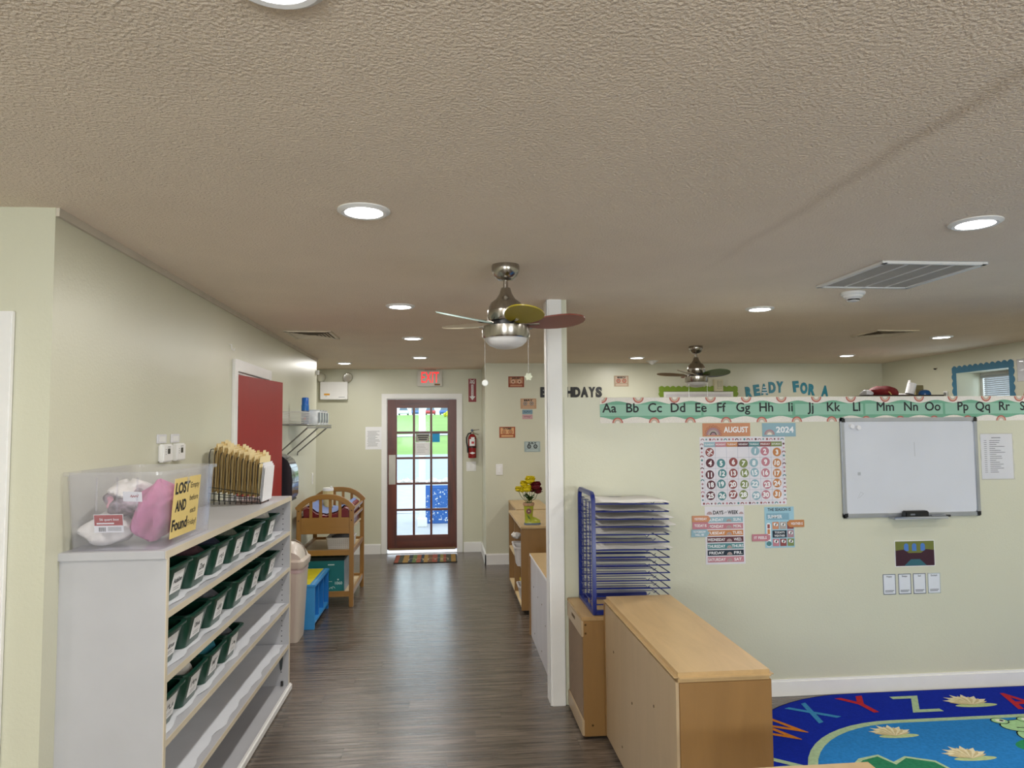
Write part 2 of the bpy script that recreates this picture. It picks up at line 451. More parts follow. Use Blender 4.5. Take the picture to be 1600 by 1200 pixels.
# partition with a low top, and the white post at its end
YP = 4.30
b = MB(); b.box(0.715,YP,0,5.45,YP+0.12,1.836); struct(b.build('wall_partition', M_wall, smooth=0), 'cream partition wall stopping short of the ceiling')
b = MB(); b.box(0.70,YP+0.005,0,0.738,YP+0.115,H); struct(b.build('trim_3', M_wall, smooth=0), 'cream stud beside the white post')
b = MB(); b.box(0.622,4.285,0,0.703,4.43,H); b.box(0.613,4.33,0,0.622,4.425,H); b.box(0.61,4.29,0,0.704,4.294,H-0.0)
struct(b.build('trim_4', M_white, smooth=0, bevel=0.004), 'white square post from floor to ceiling')
def base(name, fr, x0, x1, h=0.1, t=0.015):
    m = MB(); m.fprism(Fr(fr.p(x0,0,0),fr.n,fr.uy),[(0,0),(t,0),(t,h-0.015),(t*0.45,h),(0,h)],-(x1-x0),0)
    return struct(m.build(name, M_white, smooth=0))
FP = Fr((0,YP,0),(1,0,0),(0,0,1)); FD = Fr((0,9.6,0),(1,0,0),(0,0,1)); FB = Fr((0,8.68,0),(1,0,0),(0,0,1)); FJ = Fr((0.47,9.6,0),(0,-1,0),(0,0,1))
def base2(name, fr, x0, x1, h=0.1, t=0.015):
    m = MB(); m.fbox(fr,x0,0,x1,h-0.012,0,t); m.fbox(fr,x0,h-0.012,x1,h,0,t*0.5); return struct(m.build(name, M_white, smooth=0))
base2('baseboard_partition', FP, 0.74, 5.4, 0.098)
base2('baseboard_back', FD, -2.6, -0.87, 0.13); base2('baseboard_back_center', FD, 0.222, 0.455, 0.13)
base2('baseboard_jog', FJ, 0.0, 0.935, 0.13); base2('baseboard_back_right', FB, 0.455, 5.4, 0.13)
base2('baseboard_left', FL, 2.14, 2.2, 0.1); base2('baseboard_left_far', FL, 3.28, LEN, 0.1)
# casing of the glazed door
b = MB()
b.fprism(FD,[(DX0-0.068,0),(DX0,0),(DX0,DZ),(DX0-0.068,DZ+0.065)],0,0.018)
b.fprism(FD,[(DX1,0),(DX1+0.068,0),(DX1+0.068,DZ+0.065),(DX1,DZ)],0,0.018)
b.fprism(FD,[(DX0-0.068,DZ+0.065),(DX0,DZ),(DX1,DZ),(DX1+0.068,DZ+0.065)],0,0.018)
b.box(DX0-0.005,9.6,0,DX0+0.008,9.715,DZ); b.box(DX1-0.008,9.6,0,DX1+0.005,9.715,DZ); b.box(DX0,9.6,DZ-0.008,DX1,9.715,DZ+0.005)
struct(b.build('trim_5', M_white, smooth=0, bevel=0.003))
b = MB(); b.box(DX0+0.01,9.57,0.0,DX1-0.01,9.76,0.010); struct(b.build('trim_6', mat('aluminium_sill','#e4e4e6',rough=0.25,metal=0.3), smooth=0), 'metal door sill')
# the glazed door: stiles, rails, glazing bars, panes
M_door = wood('mahogany_door', '#5a220a', dark=0.5, axis=(7,7,0.7), scale=2.2, rough=0.3)
M_door_h = wood('mahogany_rail', '#5a220a', dark=0.5, axis=(0.7,7,7), scale=2.2, rough=0.3)
d = bpy.data.objects.new('door_1', None); COL.objects.link(d); d.location = (-0.327,9.62,0); WM[d.name] = Matrix.Translation(d.location); struct(d,'brown wooden door with fifteen glass panes')
YD0, YD1 = 9.60, 9.645
x0,x1 = DX0+0.01, DX1-0.008
px = [(-0.662,-0.452),(-0.422,-0.222),(-0.193,0.012)]
pz = [(1.608,1.920),(1.266,1.576),(0.928,1.238),(0.583,0.899),(0.237,0.554)]
for a,c in ((x0,px[0][0]),(px[2][1],x1)):
    m = MB(); m.box(a,YD0,0.05,c,YD1,2.034); m.build('stile', M_door, d, smooth=0, bevel=0.003)
for a,c in ((1.920,2.034),(0.05,0.237)):
    m = MB(); m.box(px[0][0],YD0,a,px[2][1],YD1,c); m.build('rail', M_door_h, d, smooth=0, bevel=0.003)
m = MB(); m.box(px[0][0]+0.02,YD0-0.004,0.06,px[2][1]-0.02,YD0,0.185); m.build('kick_panel', M_door_h, d, smooth=0, bevel=0.003)
for i in range(2):
    m = MB(); m.box(px[i][1],YD0+0.003,0.237,px[i+1][0],YD1,1.920); m.build('glazing_bar', M_door, d, smooth=0, bevel=0.004)
for j in range(4):
    for i in range(3):
        m = MB(); m.box(px[i][0],YD0+0.003,pz[j+1][1],px[i][1],YD1,pz[j][0]); m.build('glazing_bar', M_door_h, d, smooth=0, bevel=0.004)
M_glass = clear_mat('door_glass','#f5fafa',0.12)
for i in range(3):
    for j in range(5):
        m = MB(); m.box(px[i][0]-0.004,YD0+0.02,pz[j][0]-0.004,px[i][1]+0.004,YD0+0.024,pz[j][1]+0.004); m.build('pane', M_glass, d, smooth=0)
m = MB(); m.box(-0.768,YD0-0.003,0.907,-0.678,YD0,1.297); m.build('push_plate', mat('push_plate_steel','#a9a49a',rough=0.35,metal=0.8), d, smooth=0)
m = MB(); m.box(x0+0.02,YD0-0.008,0.042,x1-0.02,YD0,0.068); m.build('door_sweep', mat('door_sweep_brass','#8a7050',rough=0.5), d, smooth=0)
# red door, standing slightly open
b = MB()
FC = Fr(FL.p(0,0,0),FL.ux,FL.uy)
b.fbox(FC,D0-0.075,0,D0,2.12,0,0.02); b.fbox(FC,D1,0,D1+0.075,2.12,0,0.02); b.fbox(FC,D0,2.045,D1,2.12,0,0.02)
b.fbox(FC,D0-0.001,0,D0+0.014,2.045,-0.12,0.0); b.fbox(FC,D1-0.014,0,D1+0.001,2.045,-0.12,0.0); b.fbox(FC,D0,2.03,D1,2.046,-0.12,0.0)
struct(b.build('trim_7', M_white, smooth=0, bevel=0.003))
hx = FL.p(D0+0.016,0,0.012); ang = math.radians(8.5)-0.0171*1.0
u = Vector((math.sin(ang), math.cos(ang), 0)); u = Vector((0.118, 0.993, 0)).normalized()
FR_ = Fr(hx, u, (0,0,1))
d3 = bpy.data.objects.new('door_3', None); COL.objects.link(d3); d3.location = FR_.p(0.43,0.01,0); WM[d3.name] = Matrix.Translation(d3.location); struct(d3,'red flush door standing slightly open')
M_red = mat('red_door_paint','#96150f',rough=0.5,var=0.05,nscale=3,stretch=(3,3,0.6))
m = MB(); m.fbox(FR_,0,0.012,0.868,2.022,-0.04,0.0); m.build('slab', M_red, d3, smooth=0, bevel=0.002)
for hz in (0.25,1.05,1.72):
    m = MB(); m.tube([FR_.p(-0.006,hz,0.004),FR_.p(-0.006,hz+0.09,0.004)],0.007); m.build('hinge', mat('dark_hinge','#6b1512',rough=0.4), d3)
m = MB(); m.lathe([(0.012,0),(0.012,0.03),(0.027,0.04),(0.03,0.055),(0.02,0.068)], tuple(FR_.p(0.80,0.95,0)), axis='x'); m.build('knob', M_steel, d3)

# ------------------------------------------------------------------ outside the glazed door
M_conc = mat('pale_concrete','#9c9ca2',rough=0.9,var=0.06,bump=0.2,bscale=20)
b = MB(); b.box(-7,9.74,-0.12,6,14.2,-0.02); struct(b.build('porch_floor', M_conc, smooth=0),'pale concrete porch floor outside the door')
b = MB(); b.add([(-30,14.2,-0.06),(30,14.2,-0.06),(30,21.0,0.0),(-30,21.0,0.0)],[(0,1,2,3)]); b.box(-30,14.15,-0.1,30,14.35,-0.02)
struct(b.build('parking_ground', mat('asphalt_pale','#a2a4ac',rough=0.9,var=0.08), smooth=0),'pale asphalt lot outside the door')
b = MB(); b.add([(-60,21.3,0.1),(60,21.3,0.1),(60,33,0.42),(-60,33,0.42)],[(0,1,2,3)]); struct(b.build('road', mat('road_asphalt','#9298a0',rough=0.9,var=0.08), smooth=0),'road beyond the stone edging')
b = MB()
prof = [(33,0.42),(60,1.25),(100,2.6),(135,4.0),(170,4.3)]
vs = []; fs = []
for yy,zz in prof: vs += [(-90,yy,zz),(90,yy,zz)]
for i in range(len(prof)-1): fs.append((2*i,2*i+1,2*i+3,2*i+2))
b.add(vs,fs); lawn = struct(b.build('lawn', mat('mown_grass','#6f9040',rough=0.95,var=0.09,nscale=0.25,stretch=(0.3,1,1)), smooth=0),'sunny green lawn rising to the street')
b = MB(); b.add([(-14,44,0.80),(10,60,1.27),(10,64,1.41),(-14,47.5,0.91)],[(0,1,2,3)]); struct(b.build('lawn_path', M_conc, smooth=0),'pale path crossing the lawn')
for k in range(26):
    x = -6+k*0.40; r_ = random.Random(k)
    b = MB(); n = 9
    l0 = [(x+0.19*math.cos(2*PI*i/n)*r_.uniform(.85,1.05), 21.15+0.2*math.sin(2*PI*i/n), -0.02) for i in range(n)]
    l1 = [(p[0]*0.9+x*0.1, p[1], 0.08+r_.uniform(0,0.04)) for p in l0]
    l2 = [(p[0]*0.45+x*0.55, p[1]*0.5+21.15*0.5, 0.15+r_.uniform(0,0.05)) for p in l1]
    b.loft([l0,l1,l2]); tag(b.build('edging_stone', mat('edging_rock','#b8aea6',rough=0.9,var=0.2)),'rounded grey stone in the edging beyond the parking lot','stone','edging stones along the road')
p_ = T('porch_post','white square porch post standing outside the glass door','post',(-0.42,12.3,-0.02))
m = MB(); m.box(-0.475,12.245,0.1,-0.362,12.355,3.4); m.build('shaft',M_white,p_,smooth=0,bevel=0.005)
m = MB(); m.box(-0.50,12.22,-0.02,-0.337,12.38,0.12); m.build('plinth',M_white,p_,smooth=0,bevel=0.008)
# blue star-patterned planter box by the post
sb = T('planter_box','blue planter box with white star pattern on the porch','planter',(-0.16,12.75,-0.02))
m = MB(); tub(m,-0.16,12.76,0.22,0.15,0.235,0.165,-0.018,0.62,t=0.02,r=0.02,lip=0.006,liph=0.03); m.build('box',mat('blue_star_cloth','#2f63ad',rough=0.6,var=0.1),sb)
m = MB(); FS = Fr((-0.38,12.593,0.02),(1,0,0),(0,0,1)); r_ = random.Random(3)
for k in range(95):
    x,z_,s_ = r_.uniform(0.015,0.43),r_.uniform(0.01,0.55),r_.choice((.006,.008,.01,.018))
    m.fpoly(Fr(FS.p(x,z_,0.003),FS.ux,FS.uy),[(s_*(1 if i%2==0 else .45)*math.cos(i*PI/5+k),s_*(1 if i%2==0 else .45)*math.sin(i*PI/5+k)) for i in range(10)],0)
m.build('stars',mat('star_white','#e9edf2',rough=0.6),sb,smooth=0)['kind']='stuff'
for i,(cx,col,nm) in enumerate(((-8.2,'#e8e8ea','white'),(-5.6,'#5070a8','blue'),(-3.1,'#b8424a','red'),(-0.4,'#4a68b0','dark blue'))):
    cr = T('parked_car','small %s car parked far off beyond the lawn'%nm,'car',(cx,137,4.02))
    mc = mat('car_paint_%d'%i,col,rough=0.3)
    m = MB(); m.loft([rrect(cx,137,0.95,1.9,0.25,4.25),rrect(cx,137,1.0,2.0,0.3,4.55),rrect(cx,137,0.95,1.9,0.3,4.85)]); m.build('body',mc,cr)
    m = MB(); m.loft([rrect(cx,137.1,0.85,1.2,0.2,4.85),rrect(cx,137.1,0.65,0.8,0.2,5.4)]); m.build('cabin',mat('car_glass','#50606c',rough=0.1),cr)
    for sx in (-0.8,0.8):
        for sy in (-1.2,1.2):
            m = MB(); m.lathe([(0.33,-0.1),(0.33,0.1)],(cx+sx,137+sy,4.36),n=12,axis='x'); m.build('wheel',M_black,cr)
for i,(cx,w,h_) in enumerate(((-16,9,5.5),(-3,11,6.5),(9,8,5))):
    hr = T('far_house',('pale grey','white','cream')[i]+' house far beyond the lawn','house',(cx,162,4.2))
    mm = mat('house_wall_%d'%i,('#d6d8da','#efefee','#e9e3d2')[i],rough=0.8)
    m = MB(); m.box(cx-w/2,158,4.2,cx+w/2,166,4.2+h_*0.6); m.build('wall',mm,hr,smooth=0)
    m = MB(); m.fprism(Fr((cx-w/2-0.3,0,4.2+h_*0.6),(1,0,0),(0,0,1)),[(0,0),(w+0.6,0),(w/2+0.3,h_*0.4)],-166.4,-157.6); m.build('roof',mat('house_roof_%d'%i,('#8f8a88','#a9a2a0','#97877c')[i],rough=0.8),hr,smooth=0)
    for k in range(3):
        m = MB(); m.box(cx-w/2+0.8+k*w*0.3,157.95,5.2,cx-w/2+1.8+k*w*0.3,158,6.6); m.build('window',mat('house_window','#5d6b78',rough=0.2),hr,smooth=0)
sh = T('shrub','yellow green shrub at the top of the lawn','shrub',(0.9,120,3.4))
m = MB(); r_ = random.Random(5)
for k in range(40):
    c = (0.9+r_.gauss(0,0.5),120+r_.gauss(0,0.4),3.6+abs(r_.gauss(0,0.5))); s_ = r_.uniform(.2,.4)
    m.lathe([(0.02,-s_),(s_*.8,-s_*.4),(s_,0),(s_*.7,s_*.6),(0.02,s_)],c,n=6)
m.build('foliage',mat('shrub_leaf','#c3c235',rough=0.9,var=0.25),sh)['kind']='stuff'

# ------------------------------------------------------------------ ceiling fittings
def downlight(x, y, label):
    r = T('recessed_light', label, 'ceiling light', (x,y,H), 0, 'round recessed ceiling lights')
    m = MB(); m.lathe([(0.094,0.0),(0.094,-0.004),(0.080,-0.012),(0.068,-0.010),(0.068,-0.002)],(x,y,H),n=32,cap0=False,cap1=False); m.build('trim_ring',M_white,r)
    m = MB(); m.lathe([(0.069,-0.0075),(0.066,-0.009),(0.02,-0.0105)],(x,y,H),n=32,cap0=False); m.build('lens',M_lens,r)
    d_ = bpy.data.lights.new('lamp_glow','AREA'); d_.shape='DISK'; d_.size=0.13; d_.energy=LAMP_W; d_.color=LAMP_COL
    o = bpy.data.objects.new('lamp_glow',d_); COL.objects.link(o); o.parent = r; o.location = (0,0,-0.014)
    return r
rows = [(-0.295,1.213,'recessed light cut off by the top edge of the photo'),(-0.295,2.55,'nearest fully visible recessed light, above the corridor'),
 (-0.295,4.57,'second recessed light along the corridor, left of the fan'),(-0.295,6.217,'third recessed light along the corridor'),(-0.295,7.93,'recessed light just in front of the exit sign'),
 (2.05,2.545,'recessed light at upper right, beside the return air grille'),(2.095,4.56,'recessed light between near fan and smoke detector'),(2.167,7.93,'recessed light left of the far ceiling fan'),
 (4.515,7.635,'recessed light near the far right corner above the red bag'),(4.437,5.98,'recessed light right of the square supply vent'),(-1.222,8.645,'recessed light above the emergency light box'),
 (-0.295,-0.9,'recessed light just behind the viewpoint, out of view'),(-0.295,-2.6,'recessed light near the rear window, out of view'),(2.05,0.6,'recessed light to the right of the viewpoint, out of view'),(2.05,-1.5,'recessed light behind and right of the viewpoint, out of view'),
 (4.4,3.3,'recessed light above the rug, outside the view'),(4.4,1.0,'recessed light by the right wall, out of view'),(-2.4,0.4,'recessed light in the left rear corner, out of view')]
for a in rows: downlight(*a)

BL = {k: mat('fan_blade_'+k,c,rough=0.35,var=0.05) for k,c in dict(red='#7a2a10',yellow='#9a8a18',mint='#b9cfca',cream='#c3b8a2',blue='#2d3a52',green='#4d6a30',tan='#8f7a5c').items()}
def fan(x, y, a0, cols, label, chains):
    r = T('ceiling_fan', label, 'ceiling fan', (x,y,H), 0, 'ceiling fans with coloured blades')
    c = (x,y,H)
    m = MB(); m.lathe([(0.066,0),(0.068,-0.012),(0.066,-0.03),(0.056,-0.055),(0.036,-0.072),(0.014,-0.076)],c,n=32); m.build('canopy',M_steel,r)
    m = MB(); m.lathe([(0.0115,-0.07),(0.0115,-0.135)],c,n=16); m.build('downrod',M_steel,r)
    m = MB(); m.lathe([(0.022,-0.112),(0.026,-0.125),(0.031,-0.14),(0.046,-0.165),(0.072,-0.185),(0.082,-0.205),(0.085,-0.222),(0.089,-0.224),(0.089,-0.262),(0.083,-0.272)],c,n=40); m.build('motor_housing',M_steel,r)
    m = MB(); m.lathe([(0.07,-0.270),(0.07,-0.300)],c,n=32); m.build('blade_hub',M_black,r)
    m = MB(); m.lathe([(0.10,-0.297),(0.114,-0.300),(0.114,-0.350),(0.110,-0.358),(0.09,-0.357)],c,n=40); m.build('light_ring',M_steel,r)
    m = MB(); m.lathe([(0.103,-0.356),(0.098,-0.372),(0.08,-0.390),(0.05,-0.403),(0.015,-0.408)],c,n=32); m.build('glass_bowl',mat('frosted_bowl','#d9d7d6',rough=0.3,var=0.03),r)
    for k in range(5):
        a = math.radians(a0+72*k); m = MB(); top = []; bot = []
        n = 22; pts = []
        for i in range(n):
            t = 2*PI*i/n; rr = 0.235+0.148*math.cos(t); ww = 0.080*math.sin(t)*(1.0-0.18*math.cos(t+PI))
            pts.append((rr,ww))
        ca,sa = math.cos(a),math.sin(a); tl = -math.tan(math.radians(14))
        def P(rr,ww,dz): return (x+rr*ca-ww*sa, y+rr*sa+ww*ca, H-0.288+dz+ww*tl+0.02*max(0,(rr-0.12))/0.26)
        m.loft([[P(p,q,0) for p,q in pts],[P(p,q,0.006) for p,q in pts]]); bl = m.build('blade',BL[cols[k]],r)
        m = MB(); m.tube([P(0.06,0,0.004),P(0.105,0.0,0.003),P(0.16,0,0.0)],0.008,n=6); m.build('blade_arm',M_steel,r)
    for dx,dy,lz,kind in chains:
        m = MB(); m.tube([(x+dx,y+dy,H-0.345),(x+dx,y+dy,H-lz+0.02)],0.0012,n=5); ch = m.build('pull_chain',M_chrome,r)
        m = MB(); cz = H-lz
        if kind == 'disc': m.lathe([(0.002,-0.006),(0.012,-0.006),(0.0155,-0.002),(0.0155,0.002),(0.012,0.006),(0.002,0.006)],(x+dx,y+dy,cz),n=20,axis='y')
        else: m.fprism(Fr((x+dx,y+dy,cz),(1,0,0),(0,0,1)),[((0.021 if i%2==0 else 0.014)*math.cos(i*PI/6),(0.021 if i%2==0 else 0.014)*math.sin(i*PI/6)) for i in range(12)],-0.004,0.004)
        m.build('pendant',mat('pendant_'+kind,'#e4e6e4' if kind=='disc' else '#c9cdb8',rough=0.15),ch)
    return r
fan(0.285,3.385,-76,['yellow','red','blue','cream','mint'],'brushed nickel ceiling fan with red and yellow blades above the post',[(-0.103,-0.02,0.572,'disc'),(0.108,0.01,0.540,'star')])
fan(2.452,6.79,-58,['green','blue','red','tan','cream'],'farther ceiling fan with green and navy blades above the alphabet strip',[(-0.09,-0.03,0.7,'disc'),(0.10,-0.02,0.7,'star')])

# return air grille
gr = T('return_air_grille','white framed return air grille with four grey louvred sections','vent',(2.345,3.48,H))
gx0,gx1,gy0,gy1 = 2.075,2.615,3.175,3.79
m = MB()
for a in ((gx0,gy0,gx1,gy0+0.03),(gx0,gy1-0.03,gx1,gy1),(gx0,gy0,gx0+0.03,gy1),(gx1-0.03,gy0,gx1,gy1)): m.box(a[0],a[1],H-0.014,a[2],a[3],H)
m.build('frame',M_white,gr,smooth=0,bevel=0.004)
for k in range(1,4):
    xx = gx0+0.03+k*(gx1-gx0-0.06)/4; m = MB(); m.box(xx-0.005,gy0+0.02,H-0.012,xx+0.005,gy1-0.02,H-0.002); m.build('divider_bar',M_white,gr,smooth=0)
m = MB(); m.box(gx0+0.02,gy0+0.02,H-0.0025,gx1-0.02,gy1-0.02,H-0.0005); m.build('filter',mat('grille_filter','#6c675f',rough=0.8),gr,smooth=0)
m = MB(); yy = gy0+0.035
while yy < gy1-0.03: m.add([(gx0+0.025,yy,H-0.003),(gx1-0.025,yy,H-0.003),(gx1-0.025,yy+0.008,H-0.010),(gx0+0.025,yy+0.008,H-0.010)],[(0,1,2,3)]); yy += 0.0125
m.build('louvres',mat('grille_louvre','#a39c90',rough=0.5),gr,smooth=0)['kind']='stuff'
sd = T('smoke_detector','white domed smoke detector beside the return air grille','smoke detector',(2.40,3.97,H))
m = MB(); m.lathe([(0.068,0),(0.068,-0.012),(0.060,-0.020)],(2.40,3.97,H)); m.build('base',M_white,sd)
m = MB(); m.lathe([(0.055,-0.018),(0.052,-0.030),(0.036,-0.040),(0.034,-0.052),(0.02,-0.056)],(2.40,3.97,H)); m.build('sensor_head',M_white,sd)
m = MB(); m.lathe([(0.0365,-0.042),(0.0355,-0.050)],(2.40,3.97,H),cap0=False,cap1=False); m.build('sensor_slot',M_black,sd)
s2 = T('smoke_detector','small white ceiling sensor beside the far recessed light','smoke detector',(2.47,8.35,H))
m = MB(); m.lathe([(0.055,0),(0.055,-0.012),(0.03,-0.03),(0.012,-0.045)],(2.47,8.35,H)); m.build('dome',M_white,s2)
m = MB(); m.lathe([(0.075,0),(0.075,-0.006)],(2.47,8.35,H)); m.build('base',M_white,s2)
def square_vent(x0,y0,x1,y1,label):
    r = T('supply_vent',label,'vent',((x0+x1)/2,(y0+y1)/2,H)); mc = mat('vent_tan','#e2d6c0',rough=0.5)
    m = MB()
    for a in ((x0,y0,x1,y0+.03),(x0,y1-.03,x1,y1),(x0,y0,x0+.03,y1),(x1-.03,y0,x1,y1)): m.box(a[0],a[1],H-.01,a[2],a[3],H)
    m.build('frame',mc,r,smooth=0,bevel=.003)
    m = MB(); m.box(x0+.02,y0+.02,H-.002,x1-.02,y1-.02,H-.0005); m.build('duct_opening',mat('duct_dark','#85786a',rough=.9),r,smooth=0)
    cx,cy = (x0+x1)/2,(y0+y1)/2
    for k in range(1,6):
        t0 = (k-.4)/6.2
        for sx,sy in ((1,0),(-1,0),(0,1),(0,-1)):
            m = MB(); hx,hy = (x1-x0)/2-.02,(y1-y0)/2-.02
            a,b2 = hx*t0,hy*t0; a2,b3 = hx*(t0+.155),hy*(t0+.155)
            if sx: vs=[(cx+sx*a,cy-b2,H-.003),(cx+sx*a,cy+b2,H-.003),(cx+sx*a2,cy+b3,H-.013),(cx+sx*a2,cy-b3,H-.013)]
            else: vs=[(cx-a,cy+sy*b2,H-.003),(cx+a,cy+sy*b2,H-.003),(cx+a2,cy+sy*b3,H-.013),(cx-a2,cy+sy*b3,H-.013)]
            m.add(vs,[(0,1,2,3)]); m.build('louvre',mc,r,smooth=0)
square_vent(-1.30,5.78,-0.925,6.25,'tan square supply vent near the left wall above the red door')
square_vent(3.56,5.55,3.93,5.955,'tan square supply vent above the whiteboard side of the room')
# ------------------------------------------------------------------ white shelving along the left wall
SX0, SX1, SY0, SY1, ST = -1.372, -1.002, 2.685, 4.736, 1.225
sh_ = T('shelving_unit','long low white shelving unit with five levels against the left wall','shelf',((SX0+SX1)/2,(SY0+SY1)/2,0))
m = MB(); m.box(SX0,SY0-0.012,ST-0.028,SX1,SY1+0.008,ST); m.build('top',M_mel,sh_,smooth=0,bevel=0.002)
m = MB(); m.box(SX1,SY0-0.012,ST-0.028,SX1+0.003,SY1+0.008,ST-0.001); m.build('edge_band',M_edge,sh_,smooth=0)
for ya in (SY0,SY1-0.02):
    m = MB(); m.box(SX0,ya,0,SX1,ya+0.02,ST-0.028); sp = m.build('side_panel',M_mel,sh_,smooth=0)
    m = MB(); m.box(SX1,ya,0.0,SX1+0.003,ya+0.02,ST-0.028); m.build('edge_band',M_edge,sp,smooth=0)
m = MB(); m.box(SX0,SY0+0.02,0.02,SX0+0.008,SY1-0.02,ST-0.028); m.build('back_panel',M_mel,sh_,smooth=0)
LV = [0.980,0.752,0.525,0.268]
for z in LV+[0.012]:
    m = MB(); m.box(SX0+0.008,SY0+0.02,z,SX1-0.004,SY1-0.02,z+0.022); s_ = m.build('shelf_board',M_mel,sh_,smooth=0)
    m = MB(); m.box(SX1-0.004,SY0+0.02,z-0.001,SX1-0.001,SY1-0.02,z+0.022); m.build('edge_band',M_edge,s_,smooth=0)
m = MB(); m.box(SX1-0.004,SY0+0.005,0.002,SX1+0.018,SY1+0.012,0.044); m.build('bottom_rail',M_white,sh_,bevel=0.007,seg=3)
m = MB(); FH = Fr((0,SY1-0.0205,0),(1,0,0),(0,0,1))
for xx in (SX1-0.045,SX0+0.09):
    z = 0.12
    while z < 1.17:
        if all(abs(z-l)>0.028 for l in LV): m.fdisc(FH,xx,z,0.0035,0.0003,n=8)
        z += 0.032
m.build('peg_holes',M_ink,sh_,smooth=0)['kind']='stuff'
m = MB(); m.fprism(FH,[(SX1-0.062,0.262),(SX1-0.03,0.262),(SX1-0.04,0.14),(SX1-0.046,0.128),(SX1-0.052,0.14)],0.0,0.006); m.build('bracket',mat('grey_bracket','#4b5355',rough=0.4),sh_,smooth=0)
m = MB(); m.box(SX1-0.045,SY1-0.034,0.036,SX1-0.03,SY1-0.021,0.066); m.build('latch',mat('dark_metal','#4a4846',rough=0.4,metal=0.6),sh_,smooth=0,bevel=0.002)
# crumpled liner paper on the boards
for i,(z,nm) in enumerate(zip(LV,('upper bin row','middle bin row','lower bin row','empty fourth level'))):
    m = MB(); r_ = random.Random(40+i); n = 46; vs = []; ph = r_.uniform(0,6)
    for k in range(n+1):
        yy = SY0+0.03+(SY1-SY0-0.06)*k/n
        e = SX1-0.016-0.012*(0.5+0.5*math.sin(k*0.55+ph))-0.012*(0.5+0.5*math.sin(k*1.3+ph*2))-r_.uniform(0,0.006)
        for j,xx in enumerate((SX0+0.03,SX0+0.13,SX0+0.22,SX0+0.29,e)):
            vs.append((xx,yy,z+0.0228+(0.0015+0.0022*(0.5+0.5*math.sin(k*0.9+j*1.7+ph)))))
    fs = []
    for k in range(n):
        for j in range(4): a = k*5+j; fs.append((a,a+1,a+6,a+5))
    b0 = len(vs); m.add(vs,fs); m.add([(p[0],p[1],p[2]-0.0006) for p in vs],[tuple(reversed(f)) for f in fs])
    tag(m.build('shelf_liner',mat('liner_paper','#e3e5ea',rough=0.45,var=0.03)),'wavy edged white liner paper on the %s of the white shelving'%nm,'paper','shelf liner papers')

# green bins
M_bin = mat('dark_green_plastic','#0f3d2f',rough=0.28,var=0.08)
M_cloth = {k: mat('cloth_'+k,c,rough=0.9,var=0.18,nscale=14,bump=0.5,bscale=25) for k,c in dict(white='#d9d5cf',grey='#5c5f66',navy='#2a2f45',pink='#c2769c',plum='#4a3038',teal='#2d7a8c',sage='#6e7466').items()}
def blob(mb, c, rx, ry, rz, seed=0, n=14, rings=9, lump=0.22, m=0, zmin=None):
    r_ = random.Random(seed); ph = [r_.uniform(0,6.28) for _ in range(6)]; loops = []
    for j in range(1,rings):
        t = PI*j/rings-PI/2; l = []
        for i in range(n):
            a = 2*PI*i/n
            k = 1+lump*(0.5*math.sin(3*a+ph[0]+2*t)+0.35*math.sin(5*a+ph[1]-3*t)+0.4*math.sin(2*a+4*t+ph[2]))
            z = c[2]+rz*math.sin(t)*(1+lump*0.5*math.sin(2*a+ph[3]))
            if zmin is not None: z = max(z,zmin+0.0005*j)
            l.append((c[0]+rx*math.cos(t)*math.cos(a)*k, c[1]+ry*math.cos(t)*math.sin(a)*k, z))
        loops.append(l)
    mb.loft(loops,True,True,m)
def name_bin(y1, z, w, word, label, fill=None, seed=0, yaw=0.0):
    hy = w/2; yc = y1-hy; hgt = 0.138; dep = 0.315; xf = SX1-0.006
    r = T('storage_bin',label,'bin',(xf-dep/2,yc,z),yaw,'green name bins on the white shelving')
    mb = MB(); tub(mb,0,0,dep/2-0.045,hy-0.035,dep/2-0.014,hy-0.012,0,hgt,t=0.004,r=0.03,lip=0.012,liph=0.007)
    mb.v = [L(r,*p) for p in mb.v]; mb.build('tub',M_bin,r)
    x0_,x1_ = dep/2-0.045, dep/2-0.014
    tl = Vector(((x1_-x0_),0,hgt)).normalized()
    F = Fr((x0_+0.0012,0,0),(0,1,0),(tl.x,0,tl.z))
    mb = MB(); mb.fbox(F,-0.052,0.028,0.055,0.112,0,0.0012); mb.v=[L(r,*p) for p in mb.v]; lb = mb.build('name_label',M_paper,r,smooth=0)
    mb = MB()
    if word: mb.text(F,word,0.0,0.078,0.020 if len(word)>4 else 0.026,0.0022,bold=0.01)
    else:
        q = random.Random(seed); pts = [(-0.032+0.064*k/9, 0.075+q.uniform(-0.014,0.016)) for k in range(10)]
        mb.fline(F,pts,0.0035,0.0022)
    for k in range(2): mb.fline(F,[(-0.03,0.05-k*0.009),(0.03,0.05-k*0.009)],0.0016,0.0022)
    mb.v=[L(r,*p) for p in mb.v]; mb.build('handwriting',M_ink,lb,smooth=0)
    if fill:
        mb = MB(); blob(mb,(0.02,0,hgt-0.02),dep/2-0.06,hy-0.035,0.062,seed,zmin=0.01); mb.v=[L(r,*p) for p in mb.v]
        tag(mb.build('folded_clothing',M_cloth[fill]),'%s clothing in the green bin, %s'%(fill,label.split(', ')[1]),'clothing','spare clothes in the bins')
    return r
ordn = ('first','second','third','fourth','fifth','sixth')
